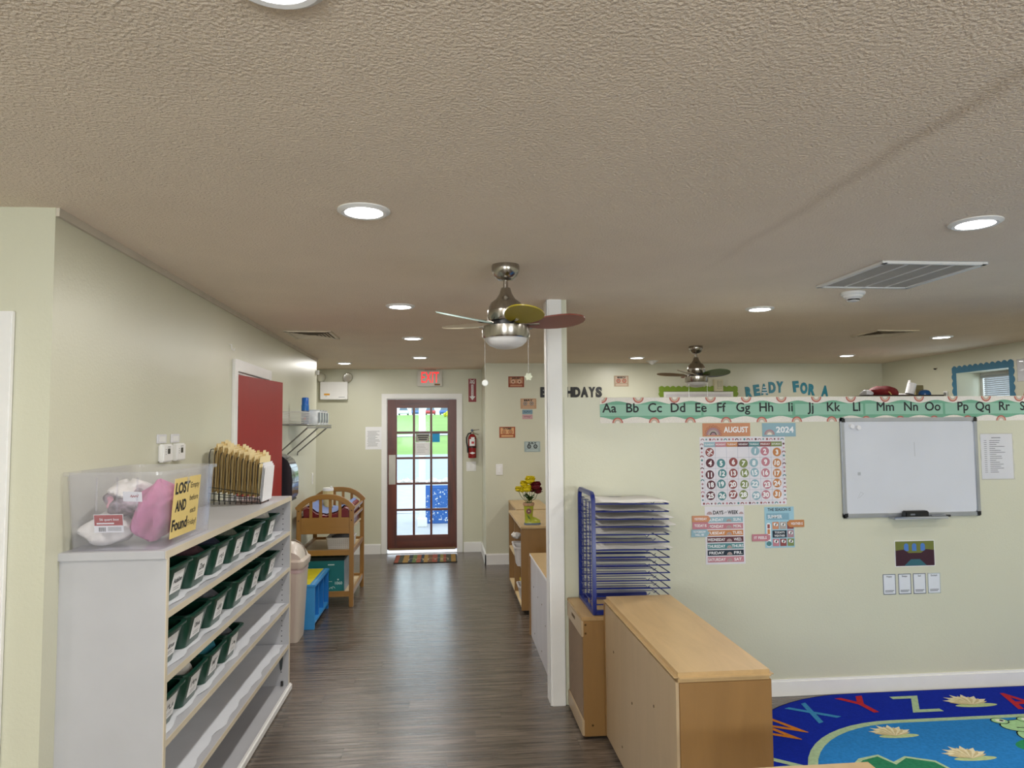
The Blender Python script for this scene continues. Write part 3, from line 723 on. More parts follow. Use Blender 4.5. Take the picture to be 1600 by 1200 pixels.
lv = [(LV[0]+0.0275,[(3.01,.25,'Adaline',None),(3.285,.255,'Zoe','plum'),(3.545,.245,'','navy'),(3.82,.25,'','sage'),(4.15,.25,'',None),(4.50,.27,'','white')],'upper row'),
      (LV[1]+0.0275,[(2.952,.235,'','plum'),(3.245,.265,'Olivia',None),(3.53,.25,'','grey'),(3.865,.25,'',None),(4.15,.245,'',None),(4.515,.26,'',None)],'middle row'),
      (LV[2]+0.0275,[(2.95,.235,'',None),(3.21,.245,'','white'),(3.47,.245,'','teal'),(3.75,.24,'','grey')],'lower row')]
sd_ = 0
for z,L_,rn in lv:
    for k,(y1,w,wd,fl_) in enumerate(L_):
        sd_ += 1
        name_bin(y1,z,w,wd,'dark green bin with white name label, %s in the %s from the near end'%(ordn[k],rn),fl_,sd_)

# lost and found box
bx = T('storage_box','clear plastic lost and found box on top of the white shelving','box',(-1.185,2.96,ST))
bx.location.z = ST+0.001; WM[bx.name] = Matrix.Translation(bx.location)
M_clear = clear_mat('cloudy_plastic','#fafafd',0.7,rough=0.12,diff=0.07)
mb = MB(); tub(mb,-1.185,2.965,0.160,0.262,0.172,0.285,ST+0.001,ST+0.283,t=0.003,r=0.03,lip=0.012,liph=0.012); mb.build('tub',M_clear,bx)
mb = MB()
for k in (-0.07,0.0,0.07): mb.box(-1.185+k-0.003,2.70,ST+0.14,-1.185+k+0.003,2.703,ST+0.262)
mb.build('ribs',M_clear,bx)
Fn = Fr((-1.255,2.716,ST+0.065),(1,0,0),(0,-0.17,1)); Fn.n = Fn.ux.cross(Fn.uy)
mb = MB(); mb.fbox(Fn,-0.01,0.0,0.092,0.067,0.001,0.002); lab = mb.build('price_label',M_paper,bx,smooth=0)
mb = MB(); mb.frect(Fn,-0.008,0.026,0.090,0.065,0.0026); mb.build('red_band',mat('label_red','#a81f28',rough=.5),lab,smooth=0)
mb = MB(); mb.text(Fn,'56 quart box',0.044,0.049,0.009,0.0032,bold=.01); mb.fline(Fn,[(0.0,0.034),(0.06,0.034)],0.005,0.0032); mb.build('label_title',M_paper,lab,smooth=0)
mb = MB(); q = random.Random(1); xx=0.006
while xx<0.03: w_=q.choice((.001,.0018)); mb.frect(Fn,xx,0.004,xx+w_,0.02,0.0026); xx+=w_+q.choice((.001,.0015))
for k in range(4): mb.fline(Fn,[(0.038,0.019-k*0.004),(0.084,0.019-k*0.004)],0.0014,0.0026)
mb.build('barcode',M_ink,lab,smooth=0)
Fs = Fr((-0.999-0.028,2.75,ST+0.03),(0,1,0),(0.08,0,1))
sg = T('paper_sign','yellow handwritten lost and found sign taped to the clear box','sign',tuple(Fs.p(0.14,0,0.003)))
mb = MB(); mb.fbox(Fs,0.0,0.0,0.275,0.222,0.008,0.0092); mb.build('sheet',mat('yellow_paper','#dcc47c',rough=.7,var=.05),sg,smooth=0)
mb = MB(); mb.text(Fs,'LOST',0.085,0.185,0.040,0.0100,w=0.145,bold=.035); mb.text(Fs,'AND',0.080,0.118,0.040,0.0100,w=0.11,bold=.035); mb.text(Fs,'Found',0.085,0.048,0.040,0.0100,w=0.155,bold=.035); mb.build('large_lettering',M_ink,sg,smooth=0)
mb = MB()
for t_,z_ in (('Empty',.188),('before',.138),('each',.088),('Friday!',.04)): mb.text(Fs,t_,0.216,z_,0.022,0.0100,w=0.092 if len(t_)>4 else .06)
mb.build('small_lettering',M_ink,sg,smooth=0)
mb = MB(); mb.frect(Fs,0.12,0.195,0.145,0.24,0.0105); mb.build('tape',clear_mat('clear_tape','#f2f2ee',1.0,diff=.25),sg,smooth=0)
for nm,c,rr,col,sd0,lb in (('pink_blanket',(-1.135,2.95,ST+0.115),(.070,.175,.11),'pink',3,'pink fleece blanket bunched in the clear box'),('white_bundle',(-1.255,2.83,ST+0.065),(.082,.10,.06),'white',9,'cream cloth bundle at the bottom of the clear box'),
        ('patterned_cloth',(-1.215,2.87,ST+0.155),(.07,.10,.055),'pat',12,'dark patterned cloth on top of the lost clothes'),('white_fleece',(-1.225,2.90,ST+0.195),(.06,.10,.045),'white',15,'fluffy white fleece behind the patterned cloth'),('pink_shirt',(-1.235,2.83,ST+0.16),(.04,.05,.03),'pink2',18,'pale pink garment near the front of the clear box')):
    mb = MB(); blob(mb,c,*rr,seed=sd0,n=34,rings=22,lump=.3,zmin=ST+0.008)
    tag(mb.build(nm,M_cloth.get(col) or (mat('cloth_pattern','#8d8086',rough=.9,var=.85,nscale=26,bump=.5,bscale=25) if col=='pat' else None) or mat('cloth_palepink','#d39aa8',rough=.9,var=.15,nscale=12,bump=.5,bscale=25)),lb,'clothing','lost clothing in the clear box')
Fc = Fr((-1.165,2.695,ST+0.175),(1,0,-0.05),(0,-0.17,1)); 
cd = T('paper_card','small white card with red writing in the clear box','card',tuple(Fc.p(0.03,0,-0.01)))
mb = MB(); mb.fbox(Fc,0,0,0.066,0.036,-0.012,-0.011); mb.build('sheet',M_paper,cd,smooth=0)
mb = MB(); mb.fline(Fc,[(.026,.016),(.03,.024),(.033,.015),(.038,.023),(.041,.016),(.046,.024),(.05,.016),(.054,.027)],.0022,-0.0102); mb.build('handwriting',mat('red_ink','#a02030',rough=.6),cd,smooth=0)

# inclined wire file sorter with manila folders
fr_ = T('file_sorter','black wire incline file sorter full of manila folders','file sorter',(-1.215,4.36,ST))
NW = 10
def hw(k): return 0.318-0.085*k/(NW-1)
for k in range(NW):
    xx = -1.352+0.030*k; zt = ST+hw(k); y0_,y1_ = 4.22,4.40
    pts = [(xx,y0_,ST+0.004),(xx,y0_,zt-0.05),(xx,y0_+0.006,zt-0.022),(xx,y0_+0.022,zt-0.004),(xx,y0_+0.04,zt),(xx,y1_-0.04,zt),(xx,y1_-0.022,zt-0.004),(xx,y1_-0.006,zt-0.022),(xx,y1_,zt-0.05),(xx,y1_,ST+0.004)]
    mb = MB(); mb.tube(pts,0.0026,n=6); mb.build('wire_divider',M_black,fr_)
for yy in (4.22,4.40):
    for zz in (0.012,0.05,0.085):
        mb = MB(); mb.tube([(-1.356,yy,ST+zz+0.02),(-1.075,yy,ST+zz*0.7),(-1.062,yy,ST+0.003)],0.0022,n=6); mb.build('base_rail',M_black,fr_)
M_man = mat('manila_card','#d9bd7e',rough=.7,var=.05); M_man2 = mat('manila_tab','#ead9a8',rough=.7,var=.04)
pf = None
for k in range(NW-1):
    xx = -1.352+0.030*k+0.009; hh = hw(k)-0.060+.004*k; rr_ = random.Random(k)
    f_ = T('manila_folder','manila file folder, number %s from the wall in the wire sorter'%('one','two','three','four','five','six','seven','eight','nine')[k],'folder',(xx,4.36,ST+0.07),0,'manila folders in the wire sorter')
    for j,dx in enumerate((-0.002,0.006,0.012)):
        F = Fr((xx+dx,4.245+0.006*j,ST+0.070-.004*k+0.006*j),(0,1,0),(0.05,0,1))
        hh2 = hh+0.004*j
        t0 = 0.03+((k*3+j)%4)*0.05
        mb = MB(); mb.fprism(F,[(0,0),(0.25,0),(0.25,hh2),(t0+0.075,hh2),(t0+0.068,hh2+0.022),(t0+0.007,hh2+0.022),(t0,hh2),(0,hh2)],0,0.0012)
        mb.build('card_leaf',M_man if j<2 else M_man2,f_,smooth=0)
for k in range(3):
    xx = -1.078+0.007*k; F = Fr((xx,4.25,ST+0.013),(0,1,0),(0.08,0,1))
    mb = MB(); mb.fbox(F,0,0,0.22,0.225-0.012*k,0,0.0015); tag(mb.build('loose_paper',M_paper,smooth=0),'%s loose white sheet at the front of the wire sorter'%('innermost','middle','outermost')[k],'paper','loose sheets in the wire sorter')

# thermostats and plates on the left wall
for k,(s0,lb) in enumerate(((0.975,'white wall thermostat with dark display, nearer of the two'),(1.155,'white wall thermostat with dark display, farther of the two'))):
    F = Fr(FL.p(s0,1.500,0),FL.ux,FL.uy)
    t_ = T('thermostat',lb,'thermostat',tuple(F.p(0.06,0,0)),0,'pair of wall thermostats')
    mb = MB(); mb.fbox(F,0,0,0.125,0.088,0,0.028); mb.build('case',M_white,t_,bevel=0.006,seg=2)
    mb = MB(); mb.frect(F,0.052,0.04,0.085,0.066,0.0286); mb.build('display',mat('lcd_dark','#2c312e',rough=.3),t_,smooth=0)
    mb = MB(); 
    for j in range(3): mb.frect(F,0.025,0.038+j*0.011,0.033,0.042+j*0.011,0.0286)
    mb.frect(F,0.05,0.072,0.088,0.075,0.0286); mb.build('marking',mat('grey_print','#7d8088',rough=.6),t_,smooth=0)
    F2 = Fr(FL.p(s0-0.02,1.592,0),FL.ux,FL.uy)
    p_ = T('wall_plate','white wiring plate just above the %s thermostat'%('nearer','farther')[k],'wall plate',tuple(F2.p(0.055,0,0)),0,'plates above the thermostats')
    mb = MB(); mb.fbox(F2,0,0,0.115,0.044,0,0.006); mb.build('plate',mat('plate_white','#dddce0',rough=.4),p_,smooth=0,bevel=.002)
    mb = MB(); mb.fbox(F2,0.02,0.008,0.095,0.034,0.006,0.008); mb.build('insert',M_white,p_,smooth=0,bevel=.001)
F = Fr(FL.p(2.13,2.175,0),FL.ux,FL.uy); mb = MB(); mb.tube([F.p(0,0.03,0.002),F.p(0,0.03,0.015),F.p(0,0,0.018),F.p(0,-0.01,0.03),F.p(0,0.005,0.036)],0.004,n=6)
tag(mb.build('wall_hook',M_white),'small white hook on the left wall above the red door frame','hook')
F = Fr(FL.p(5.30,1.055,0),FL.ux,FL.uy)
def switch(F,label,w=0.075,h=0.12,gang=1):
    r = T('light_switch',label,'light switch',tuple(F.p(w/2,0,0)))
    mb = MB(); mb.fbox(F,0,0,w,h,0,0.006); mb.build('plate',M_white,r,smooth=0,bevel=.002)
    for g_ in range(gang):
        xx = w*(g_+0.5)/gang; mb = MB(); mb.fbox(F,xx-0.017,h*.22,xx+0.017,h*.78,0.005,0.010); mb.build('rocker',mat('rocker_white','#f4f4f4',rough=.25),r,smooth=0,bevel=.002)
switch(F,'white light switch on the left wall above the changing table')
switch(Fr((0.262,9.6,1.069),(1,0,0),(0,0,1)),'double white light switch below the fire extinguisher',0.13,0.128,2)
switch(Fr((0.595,8.68,1.075),(1,0,0),(0,0,1)),'single white light switch on the wall below the October card',0.085,0.132,1)
F = Fr(FL.p(LEN-0.03,2.26,0),FL.ux,FL.uy); mb = MB(); mb.fbox(F,-0.012,0,0.025,0.05,0,0.03); tag(mb.build('wall_bracket',M_white,smooth=0,bevel=.004),'small white bracket at the end of the left wall','bracket')

# wire shelf and what stands on it
ws = T('wire_shelf','white wire wall shelf with slanting supports beyond the red door','shelf',(-1.30,6.6,1.69))
wx0,wx1,wy0,wy1,wz = -1.437,-1.15,6.02,7.25,1.69
M_wire = mat('grey_wire','#8f8f8c',rough=.4,metal=.3)
mb = MB(); mb.tube([(wx1,wy0,wz),(wx1,wy1,wz)],0.004,n=6); mb.tube([(wx1,wy0,wz-0.028),(wx1,wy1,wz-0.028)],0.004,n=6); mb.build('front_rail',M_wire,ws)
mb = MB(); mb.tube([(wx0+.01,wy0,wz),(wx0+.01,wy1,wz)],0.004,n=6); mb.tube([((wx0+wx1)/2,wy0,wz-.004),((wx0+wx1)/2,wy1,wz-.004)],0.004,n=6); mb.build('rear_rail',M_wire,ws)
mb = MB(); yy = wy0
while yy<wy1+.001: mb.tube([(wx0+.008,yy,wz+.002),(wx1,yy,wz+.002),(wx1,yy,wz-.028)],0.002,n=4); yy += 0.0254
mb.build('deck_wires',M_wire,ws)['kind']='stuff'
for yy in (6.06,6.56,7.03):
    mb = MB(); mb.tube([(wx1+.002,yy,wz-.02),(XL(yy)+.012,yy,1.43),(XL(yy)+.008,yy,1.40)],0.006,n=8); mb.build('support_rod',mat('support_grey','#7c7b74',rough=.4,metal=.4),ws)
sc = T('spray_can','blue and grey disinfectant spray can on the wire shelf','spray can',(-1.28,6.6,1.695))
cc = (-1.28,6.60,1.695)
mb = MB(); mb.lathe([(.030,0),(.034,.004),(.034,.125)],cc,n=20,cap1=False); mb.build('label_band',mat('can_label_grey','#5d6a80',rough=.35,var=.5,nscale=30),sc)
mb = MB(); mb.lathe([(.034,.125),(.034,.17),(.030,.185)],cc,n=20,cap0=False); mb.build('can_body',mat('can_blue','#1668b8',rough=.3),sc)
mb = MB(); mb.lathe([(.031,.178),(.031,.235),(.027,.243),(.01,.244)],cc,n=20); mb.build('cap',mat('cap_blue','#0e62bd',rough=.3),sc)
mb = MB(); mb.fdisc(Fr((cc[0]+.005,cc[1]-.0347,cc[2]+.05),(1,0,0),(0,0,1)),0,0,.010,.001); mb.build('logo',mat('logo_red','#b03a50',rough=.4),sc,smooth=0)
for k in range(4):
    yy = 6.62+0.14*k; zb = 1.6945; lb_ = ('nearest','second','third','farthest')[k]
    pk = T('wipes_pack','%s white wrapped pack on the wire shelf behind the spray can'%lb_,'pack',(-1.215,yy+.07,zb),0,'white packs on the wire shelf')
    mb = MB(); mb.loft([rrect(-1.225,yy+.08,.06,.05,.02,zb),rrect(-1.225,yy+.08,.068,.058,.03,zb+.05),rrect(-1.225,yy+.08,.066,.056,.03,zb+.11),rrect(-1.225,yy+.08,.05,.045,.02,zb+.125)]); mb.build('wrapper',mat('white_wrap','#e2e6e8',rough=.25,var=.08,nscale=20),pk)
    mb = MB(); mb.box(-1.28,yy+.04,zb+.124,-1.17,yy+.12,zb+.134); mb.build('flap',mat('pack_flap','#c8ccd0',rough=.3),pk,smooth=0,bevel=.003)
    mb = MB(); mb.box(-1.170,yy+.022,zb+.02,-1.155,yy+.045,zb+.11); mb.build('seam',mat('pack_seam','#8d9498',rough=.4),pk,smooth=0,bevel=.002)
wb_ = T('wire_basket','shallow white wire basket on the wire shelf next to the spray can','basket',(-1.31,6.3,1.695))
mb = MB()
for j in range(8):
    z = 1.697+.0145*j; mb.tube([(-1.40,6.12,z),(-1.22,6.12,z),(-1.22,6.5,z),(-1.40,6.5,z)],.0013,n=4,closed=True)
for k in range(14): yy=6.12+.38*k/13; mb.tube([(-1.40,yy,1.80),(-1.40,yy,1.697),(-1.22,yy,1.697),(-1.22,yy,1.80)],.0013,n=4)
mb.build('wire_mesh',mat('white_wire','#d5d3d0',rough=.4),wb_)['kind']='stuff'
mb = MB(); mb.tube([(-1.40,6.12,1.80),(-1.22,6.12,1.80),(-1.22,6.5,1.80),(-1.40,6.5,1.80)],.0028,n=6,closed=True); mb.build('rim',MATS['white_wire'],wb_)
# paper towel dispenser
td = T('towel_dispenser','smoky black curved paper towel dispenser on the wall under the wire shelf','dispenser',(-1.33,5.98,1.08))
pr = [(-1.432,1.09),(-1.25,1.09),(-1.235,1.12),(-1.232,1.25),(-1.242,1.34),(-1.27,1.40),(-1.32,1.44),(-1.38,1.455),(-1.432,1.455)]
F = Fr((0,5.86,0),(1,0,0),(0,0,1)); mb = MB(); mb.fprism(F,pr,-0.26,0); mb.build('cover',mat('smoked_plastic','#2b3036',rough=.22,var=.1,coat=.5),td,smooth=50,bevel=.008)
mb = MB(); mb.box(-1.43,5.87,1.075,-1.25,6.11,1.092); mb.build('base',M_black,td,smooth=0)
mb = MB(); mb.lathe([(.018,0),(.018,.002)],(-1.2335,5.97,1.24),axis='x'); mb.build('logo',M_chrome,td)

# swing-lid waste bin
wt = T('waste_bin','tall beige waste bin with a domed swing lid beside the shelving','waste bin',(-1.25,5.86,0))
M_bg = mat('beige_plastic','#cfc3b6',rough=.4,var=.03)
cy = 5.87; cx_ = -1.25
mb = MB(); mb.loft([rrect(cx_,cy,.095,.125,.03,0.0),rrect(cx_,cy,.10,.13,.035,.03),rrect(cx_,cy,.125,.16,.04,.56),rrect(cx_,cy,.125,.16,.04,.575)]); mb.build('body',M_bg,wt)
mb = MB(); mb.loft([rrect(cx_,cy,.135,.17,.04,.572),rrect(cx_,cy,.142,.178,.045,.60),rrect(cx_,cy,.142,.178,.045,.625),rrect(cx_,cy,.125,.16,.04,.64)]); mb.build('lid_rim',M_bg,wt)
mb = MB(); n=14; loops=[]
for k in range(n+1):
    yy = cy-.15+.30*k/n; a_ = math.sqrt(max(0.0,1-((k/n-.5)*1.75)**2)); hgt = .12*a_+.01
    loops.append([(cx_+.118*math.cos(PI*i/12),yy,.632+hgt*math.sin(PI*i/12)) for i in range(13)])
mb.loft(loops,True,True); mb.build('swing_flap',mat('beige_lid','#d8cfc4',rough=.35),wt)
mb = MB(); mb.tube([(cx_+.122*math.cos(PI*i/16),cy+.05,.632+.135*math.sin(PI*i/16)) for i in range(17)],.004,n=6); mb.build('flap_edge',mat('beige_shade','#8f857c',rough=.5),wt)
mb = MB(); mb.loft([rrect(cx_,cy,.1265,.1615,.04,.535),rrect(cx_,cy,.128,.163,.04,.575)],False,False); mb.build('bin_liner',mat('bin_liner_plastic','#c9b4b4',rough=.4),wt)

# small blue shelf
bs = T('toy_shelf','small blue shelf with yellow top and side compartments behind the waste bin','shelf',(-1.2,6.46,0))
M_blue = mat('blue_paint','#2478c4',rough=.35,var=.05); M_lb = mat('light_blue_paint','#3f97d8',rough=.35)
bx0,bx1,by0,by1,bz = -1.325,-1.09,6.10,6.80,.345
for yy in (by0,by0+.235,by0+.47,by1-.018):
    mb = MB(); mb.box(bx0,yy,.0 if yy in (by0,by1-.018) else .06,bx1-(.0 if yy in (by0,by1-.018) else .01),yy+.018,bz); mb.build('upright',M_lb if yy==by0 else M_blue,bs,smooth=0,bevel=.002)
mb = MB(); mb.box(bx0,by0+.018,.045,bx1,by1-.018,.062); mb.build('bottom_board',M_lb,bs,smooth=0)
mb = MB(); mb.box(bx0,by0+.018,.06,bx0+.012,by1-.018,bz); mb.build('back_panel',M_blue,bs,smooth=0)
mb = MB(); mb.box(bx0-.005,by0-.008,bz,bx1+.006,by1+.008,bz+.02); tp=mb.build('top',M_lb,bs,smooth=0,bevel=.004)
mb = MB(); mb.box(bx0+.0,by0+.012,bz+.02,bx1-.045,by1-.012,bz+.0215); mb.build('yellow_panel',mat('yellow_paint','#d8cd2c',rough=.4,var=.05),tp,smooth=0)
mb = MB()
for k in range(16): mb.fdisc(Fr((bx1-.02,by0+.03+k*.043,bz+.0206),(1,0,0),(0,1,0)),0,0,.009,0,n=8)
mb.build('painted_dots',mat('pale_dots','#9fd0f0',rough=.5),tp,smooth=0)['kind']='stuff'

# changing table
ct = T('changing_table','honey coloured wooden changing table with arched slatted ends by the nook','changing table',(-1.13,7.24,0))
M_oak = wood('honey_beech','#9a7038',dark=.10,axis=(4,4,.8),scale=2,rough=.32); M_oak_h = wood('honey_beech_rail','#9a7038',dark=.10,axis=(.8,4,4),scale=2,rough=.32)
cx0,cx1,cy0,cy1 = -1.392,-0.868,6.83,7.66
for yy in (cy0,cy1):
    for xx in (cx0+.02,cx1-.02):
        mb = MB(); mb.box(xx-.021,yy-.016,0,xx+.021,yy+.016,.925); mb.build('leg',M_oak,ct,bevel=.006)
    n=16; loops=[]
    for k in range(n+1):
        t=k/n; xx=cx0+.0+(cx1-cx0)*t; u_=(t-.5)*2; z=.90+.118*(1-abs(u_)**2.6)
        tx,tz = 1.0,-0.118*2.6*abs(u_)**1.6*(1 if u_>0 else -1)*2/(cx1-cx0); l_=math.hypot(tx,tz); nx,nz=-tz/l_,tx/l_
        hh=.024; loops.append([(xx-nx*hh,yy-.018,z-nz*hh),(xx+nx*hh,yy-.018,z+nz*hh),(xx+nx*hh,yy+.018,z+nz*hh),(xx-nx*hh,yy+.018,z-nz*hh)])
    mb = MB(); mb.loft(loops); mb.build('arched_rail',M_oak_h,ct,bevel=.006)
    mb = MB(); mb.box(cx0+.04,yy-.01,.675,cx1-.04,yy+.01,.825); mb.build('end_panel',M_oak_h,ct,smooth=0,bevel=.003)
    for k in range(4):
        xx=cx0+.04+(cx1-cx0-.08)*(k+1)/5; u_=(xx-(cx0+cx1)/2)/((cx1-cx0)/2)
        mb = MB(); mb.box(xx-.014,yy-.008,.82,xx+.014,yy+.008,.885+.118*(1-abs(u_)**2.6)); mb.build('slat',M_oak,ct,smooth=0,bevel=.002)
    for zz in (.475,.095):
        mb = MB(); mb.box(cx0+.04,yy-.012,zz,cx1-.04,yy+.012,zz+.05); mb.build('cross_rail',M_oak_h,ct,smooth=0,bevel=.003)
    for xx in (cx0+.02,cx1-.02):
        for zz in (.80,.89):
            mb = MB(); mb.lathe([(.006,-.0175),(.006,-.0155)],(xx,yy,zz),n=10,axis='y'); mb.build('bolt_cap',mat('bolt_dark','#3a2614',rough=.5),ct)
for xx in (cx0+.02,cx1-.02):
    for zz in (.80,.875):
        mb = MB(); mb.box(xx-.010,cy0+.016,zz,xx+.010,cy1-.016,zz+.028); mb.build('side_rail',M_oak,ct,smooth=0,bevel=.003)
    for zz in (.475,.095):
        mb = MB(); mb.box(xx-.012,cy0+.016,zz,xx+.012,cy1-.016,zz+.05); mb.build('side_rail',M_oak,ct,smooth=0,bevel=.003)
for zz in (.485,.105,.70):
    mb = MB(); mb.box(cx0+.03,cy0+.012,zz,cx1-.03,cy1-.012,zz+.015); mb.build('shelf_board',mat('pale_board','#cdb894',rough=.5,var=.05),ct,smooth=0)
pd = T('changing_pad','blue and red contoured changing pad on the changing table','pad',(-1.13,7.24,.716))
loops=[]
for yy in (cy0+.03,cy0+.06,cy1-.06,cy1-.03):
    e = .0 if yy in (cy0+.06,cy1-.06) else .012
    loops.append([(cx0+.045+e,yy,.717),(cx0+.045+e,yy,.905-e),(cx0+.09,yy,.925-e),(cx0+.17,yy,.865-e),((cx0+cx1)/2,yy,.845-e),(cx1-.17,yy,.865-e),(cx1-.09,yy,.925-e),(cx1-.045-e,yy,.905-e),(cx1-.045-e,yy,.717)])
mb = MB(); mb.loft(loops); mb.build('pad_body',mat('red_vinyl','#7d1420',rough=.4),pd,bevel=.006)
loops=[]
for k in range(9):
    yy=cy0+.065+(cy1-cy0-.13)*k/8; w_=.004*math.sin(k*2.1)
    loops.append([(cx0+.07,yy,.922+w_),(cx0+.10,yy,.934+w_),(cx0+.17,yy,.874+w_),((cx0+cx1)/2,yy,.853+w_),(cx1-.17,yy,.874-w_),(cx1-.10,yy,.934-w_),(cx1-.07,yy,.922-w_)])
mb = MB(); mb.loft(loops,False,False,closed=False); mb.build('blue_cover',mat('blue_vinyl','#6f86c0',rough=.4,var=.06),pd)
wc = T('wipes_canister','cream canister with white lid on the changing table','canister',(-1.20,7.40,.86))
mb = MB(); mb.lathe([(.05,0),(.052,.005),(.052,.165)],(-1.20,7.40,.862),n=24); mb.build('tub',mat('cream_label','#d8c48a',rough=.4),wc)
mb = MB(); mb.lathe([(.055,.165),(.055,.185),(.05,.195),(.02,.196)],(-1.20,7.40,.862),n=24); mb.build('lid',M_white,wc)
mb = MB(); mb.lathe([(.012,.194),(.010,.212)],(-1.165,7.38,.862),n=10); mb.build('lid_tab',M_white,wc)
wbk = T('wicker_basket','white perforated plastic basket on the middle shelf of the changing table','basket',(-1.0,7.15,.5))
mb = MB(); tub(mb,-1.025,7.14,.115,.13,.125,.14,.502,.612,t=.005,r=.02,lip=.005,liph=.008); mb.build('tub',mat('basket_white','#dcdad8',rough=.5),wbk)
mb = MB(); Fb_ = Fr((-1.14,7.0045,.505),(1,0,0),(0,-.07,1))
for j in range(5):
    for i in range(11): mb.frect(Fb_,.012+i*.0195,.012+j*.017,.022+i*.0195,.020+j*.017,.0008)
mb.build('holes',mat('basket_hole','#c2beba',rough=.8),wbk,smooth=0)['kind']='stuff'
mb = MB(); blob(mb,(-1.01,7.14,.59),.10,.115,.05,seed=5,zmin=.52); tag(mb.build('dark_cloth',M_cloth['grey']),'grey cloth piled in the white basket','cloth')
# teal nappy box
nb = T('diaper_box','teal cardboard diaper box printed 1060 on the bottom shelf of the changing table','box',(-1.11,7.10,.122))
ax0,ax1,ay0,ay1,az0,az1 = -1.34,-.965,6.90,7.28,.1215,.445
mb = MB(); mb.box(ax0,ay0,az0,ax1,ay1,az1-.03); mb.build('carton',mat('teal_card','#14787a',rough=.5,var=.05),nb,smooth=0,bevel=.002)
mb = MB(); mb.box(ax1,ay0+.004,az0+.003,ax1+.002,ay1-.004,az1-.033); mb.build('end_print',mat('box_end_grey','#9aa6b4',rough=.5,var=.25,nscale=10),nb,smooth=0)
mb = MB(); 
for k,(a,b2,c_,d_) in enumerate(((ax0,ay0,ax1,ay0+.01),(ax0,ay1-.01,ax1,ay1))): mb.box(a,b2,az1-.03,c_,d_,az1)
mb.box(ax0,ay0+.01,az1-.03,ax0+.008,ay1-.01,az1-.005); mb.box(ax1-.008,ay0+.01,az1-.03,ax1,ay1-.01,az1-.005); mb.build('open_flaps',mat('dark_flap','#16211f',rough=.7),nb,smooth=0)
Fx = Fr((ax0,ay0,az0),(1,0,0),(0,0,1)); mb = MB(); mb.text(Fx,'1060',.325,.085,.026,.001,bold=.02); mb.fdisc(Fx,.32,.117,.008,.001,n=10); mb.fline(Fx,[(.225,.255),(.285,.255)],.010,.001)
mb.farc(Fx,.255,.03,.012,.016,0,PI,.001); mb.farc(Fx,.275,.035,.014,.018,0,PI,.001); mb.fline(Fx,[(.215,.10),(.265,.10)],.004,.001); mb.build('print',mat('pale_print','#cfe6e2',rough=.5),nb,smooth=0)
# ------------------------------------------------------------------ end wall fittings
def PF(x, z, fr=None, y=None): # frame on a wall that faces the camera
    return Fr((x,y,z),(1,0,0),(0,0,1))
# emergency light
el = T('emergency_light','white emergency light box with two round lamp heads on the end wall','emergency light',(-1.48,9.6,2.035))
F = PF(-1.655,2.035,y=9.6)
mb = MB(); mb.fbox(F,0,0,.352,.232,0,.09); mb.build('housing',M_white,el,smooth=0,bevel=.004)
mb = MB(); mb.frect(F,.05,.055,.125,.078,.0908); mb.build('warning_sticker',mat('orange_sticker','#e0a030',rough=.5),el,smooth=0)
mb = MB(); mb.fline(F,[(.24,.03),(.32,.03)],.006,.0908); mb.fline(F,[(.065,.045),(.09,.045)],.005,.0908); mb.build('marking',MATS['grey_print'],el,smooth=0)
for xx,dx in ((.01,-.35),(.345,.45)):
    c = Vector(F.p(xx,.295,.06)); dirv = Vector((dx,-1,-.25)).normalized()
    pts=[c-dirv*.03,c-dirv*.01,c+dirv*.015,c+dirv*.02]
    mb = MB(); mb.tube(pts,[.035,.058,.066,.062],n=20); hd=mb.build('lamp_head',mat('lamp_head_beige','#a9a594',rough=.35),el)
    mb = MB(); mb.tube([c+dirv*.021,c+dirv*.026],[.055,.035],n=20); mb.build('reflector',mat('reflector_silver','#e6e4de',rough=.2,metal=.6),hd)
    mb = MB(); mb.tube([F.p(xx+(.03 if dx<0 else -.03),.23,.05),c-dirv*.02],.010,n=8); mb.build('swivel',mat('swivel_grey','#8a8678',rough=.4),el)
def notice(name,label,F,w,h,lines,title=None,seed=0,m=None):
    def pr(mb,fr,d):
        q=random.Random(seed); y=h*.80
        if title: mb.text(fr,title,w/2,h*.90,h*.035,d,w=w*.6,bold=.02)
        for k in range(lines):
            a=w*q.uniform(.1,.16); b_=w*q.uniform(.6,.9); mb.fline(fr,[(a,y),(b_,y)],h*.014,d); y-=h*.70/lines
        return [M_ink2]
    return hang(F,name,label,'paper',w,h,m or M_paper,pr)
M_ink2 = mat('grey_ink','#6c7076',rough=.7)
notice('notice_sheet','white printed notice on the wall left of the glass door',PF(-1.076,1.372,y=9.6),.219,.30,13,'NOTICE',1) if False else notice('notice_sheet','white printed notice on the wall left of the glass door',PF(-1.076,1.372,y=9.6),.219,.30,13,None,1)
# exit sign
ex = T('exit_sign','lit red exit sign on the wall above the glass door','exit sign',(-.225,9.55,2.205))
F = PF(-.392,2.208,y=9.6)
mb = MB(); mb.fbox(F,0,0,.334,.212,0,.05); mb.build('housing',mat('exit_housing','#c4c0b2',rough=.3),ex,smooth=0,bevel=.006)
mb = MB(); mb.text(F,'EXIT',.172,.122,.145,.0512,w=.235,bold=.008); mb.build('lettering',mat('exit_red','#ff2a30',rough=.4,var=0,emit=0.8),ex,smooth=0)
mb = MB(); mb.fbox(F,.10,.212,.25,.232,.0,.05); mb.build('mount',mat('exit_mount','#b39c88',rough=.5),ex,smooth=0)
mb = MB(); mb.frect(F,.23,.012,.305,.034,.0512); mb.build('test_label',mat('amber_label','#8a5a18',rough=.5),ex,smooth=0)
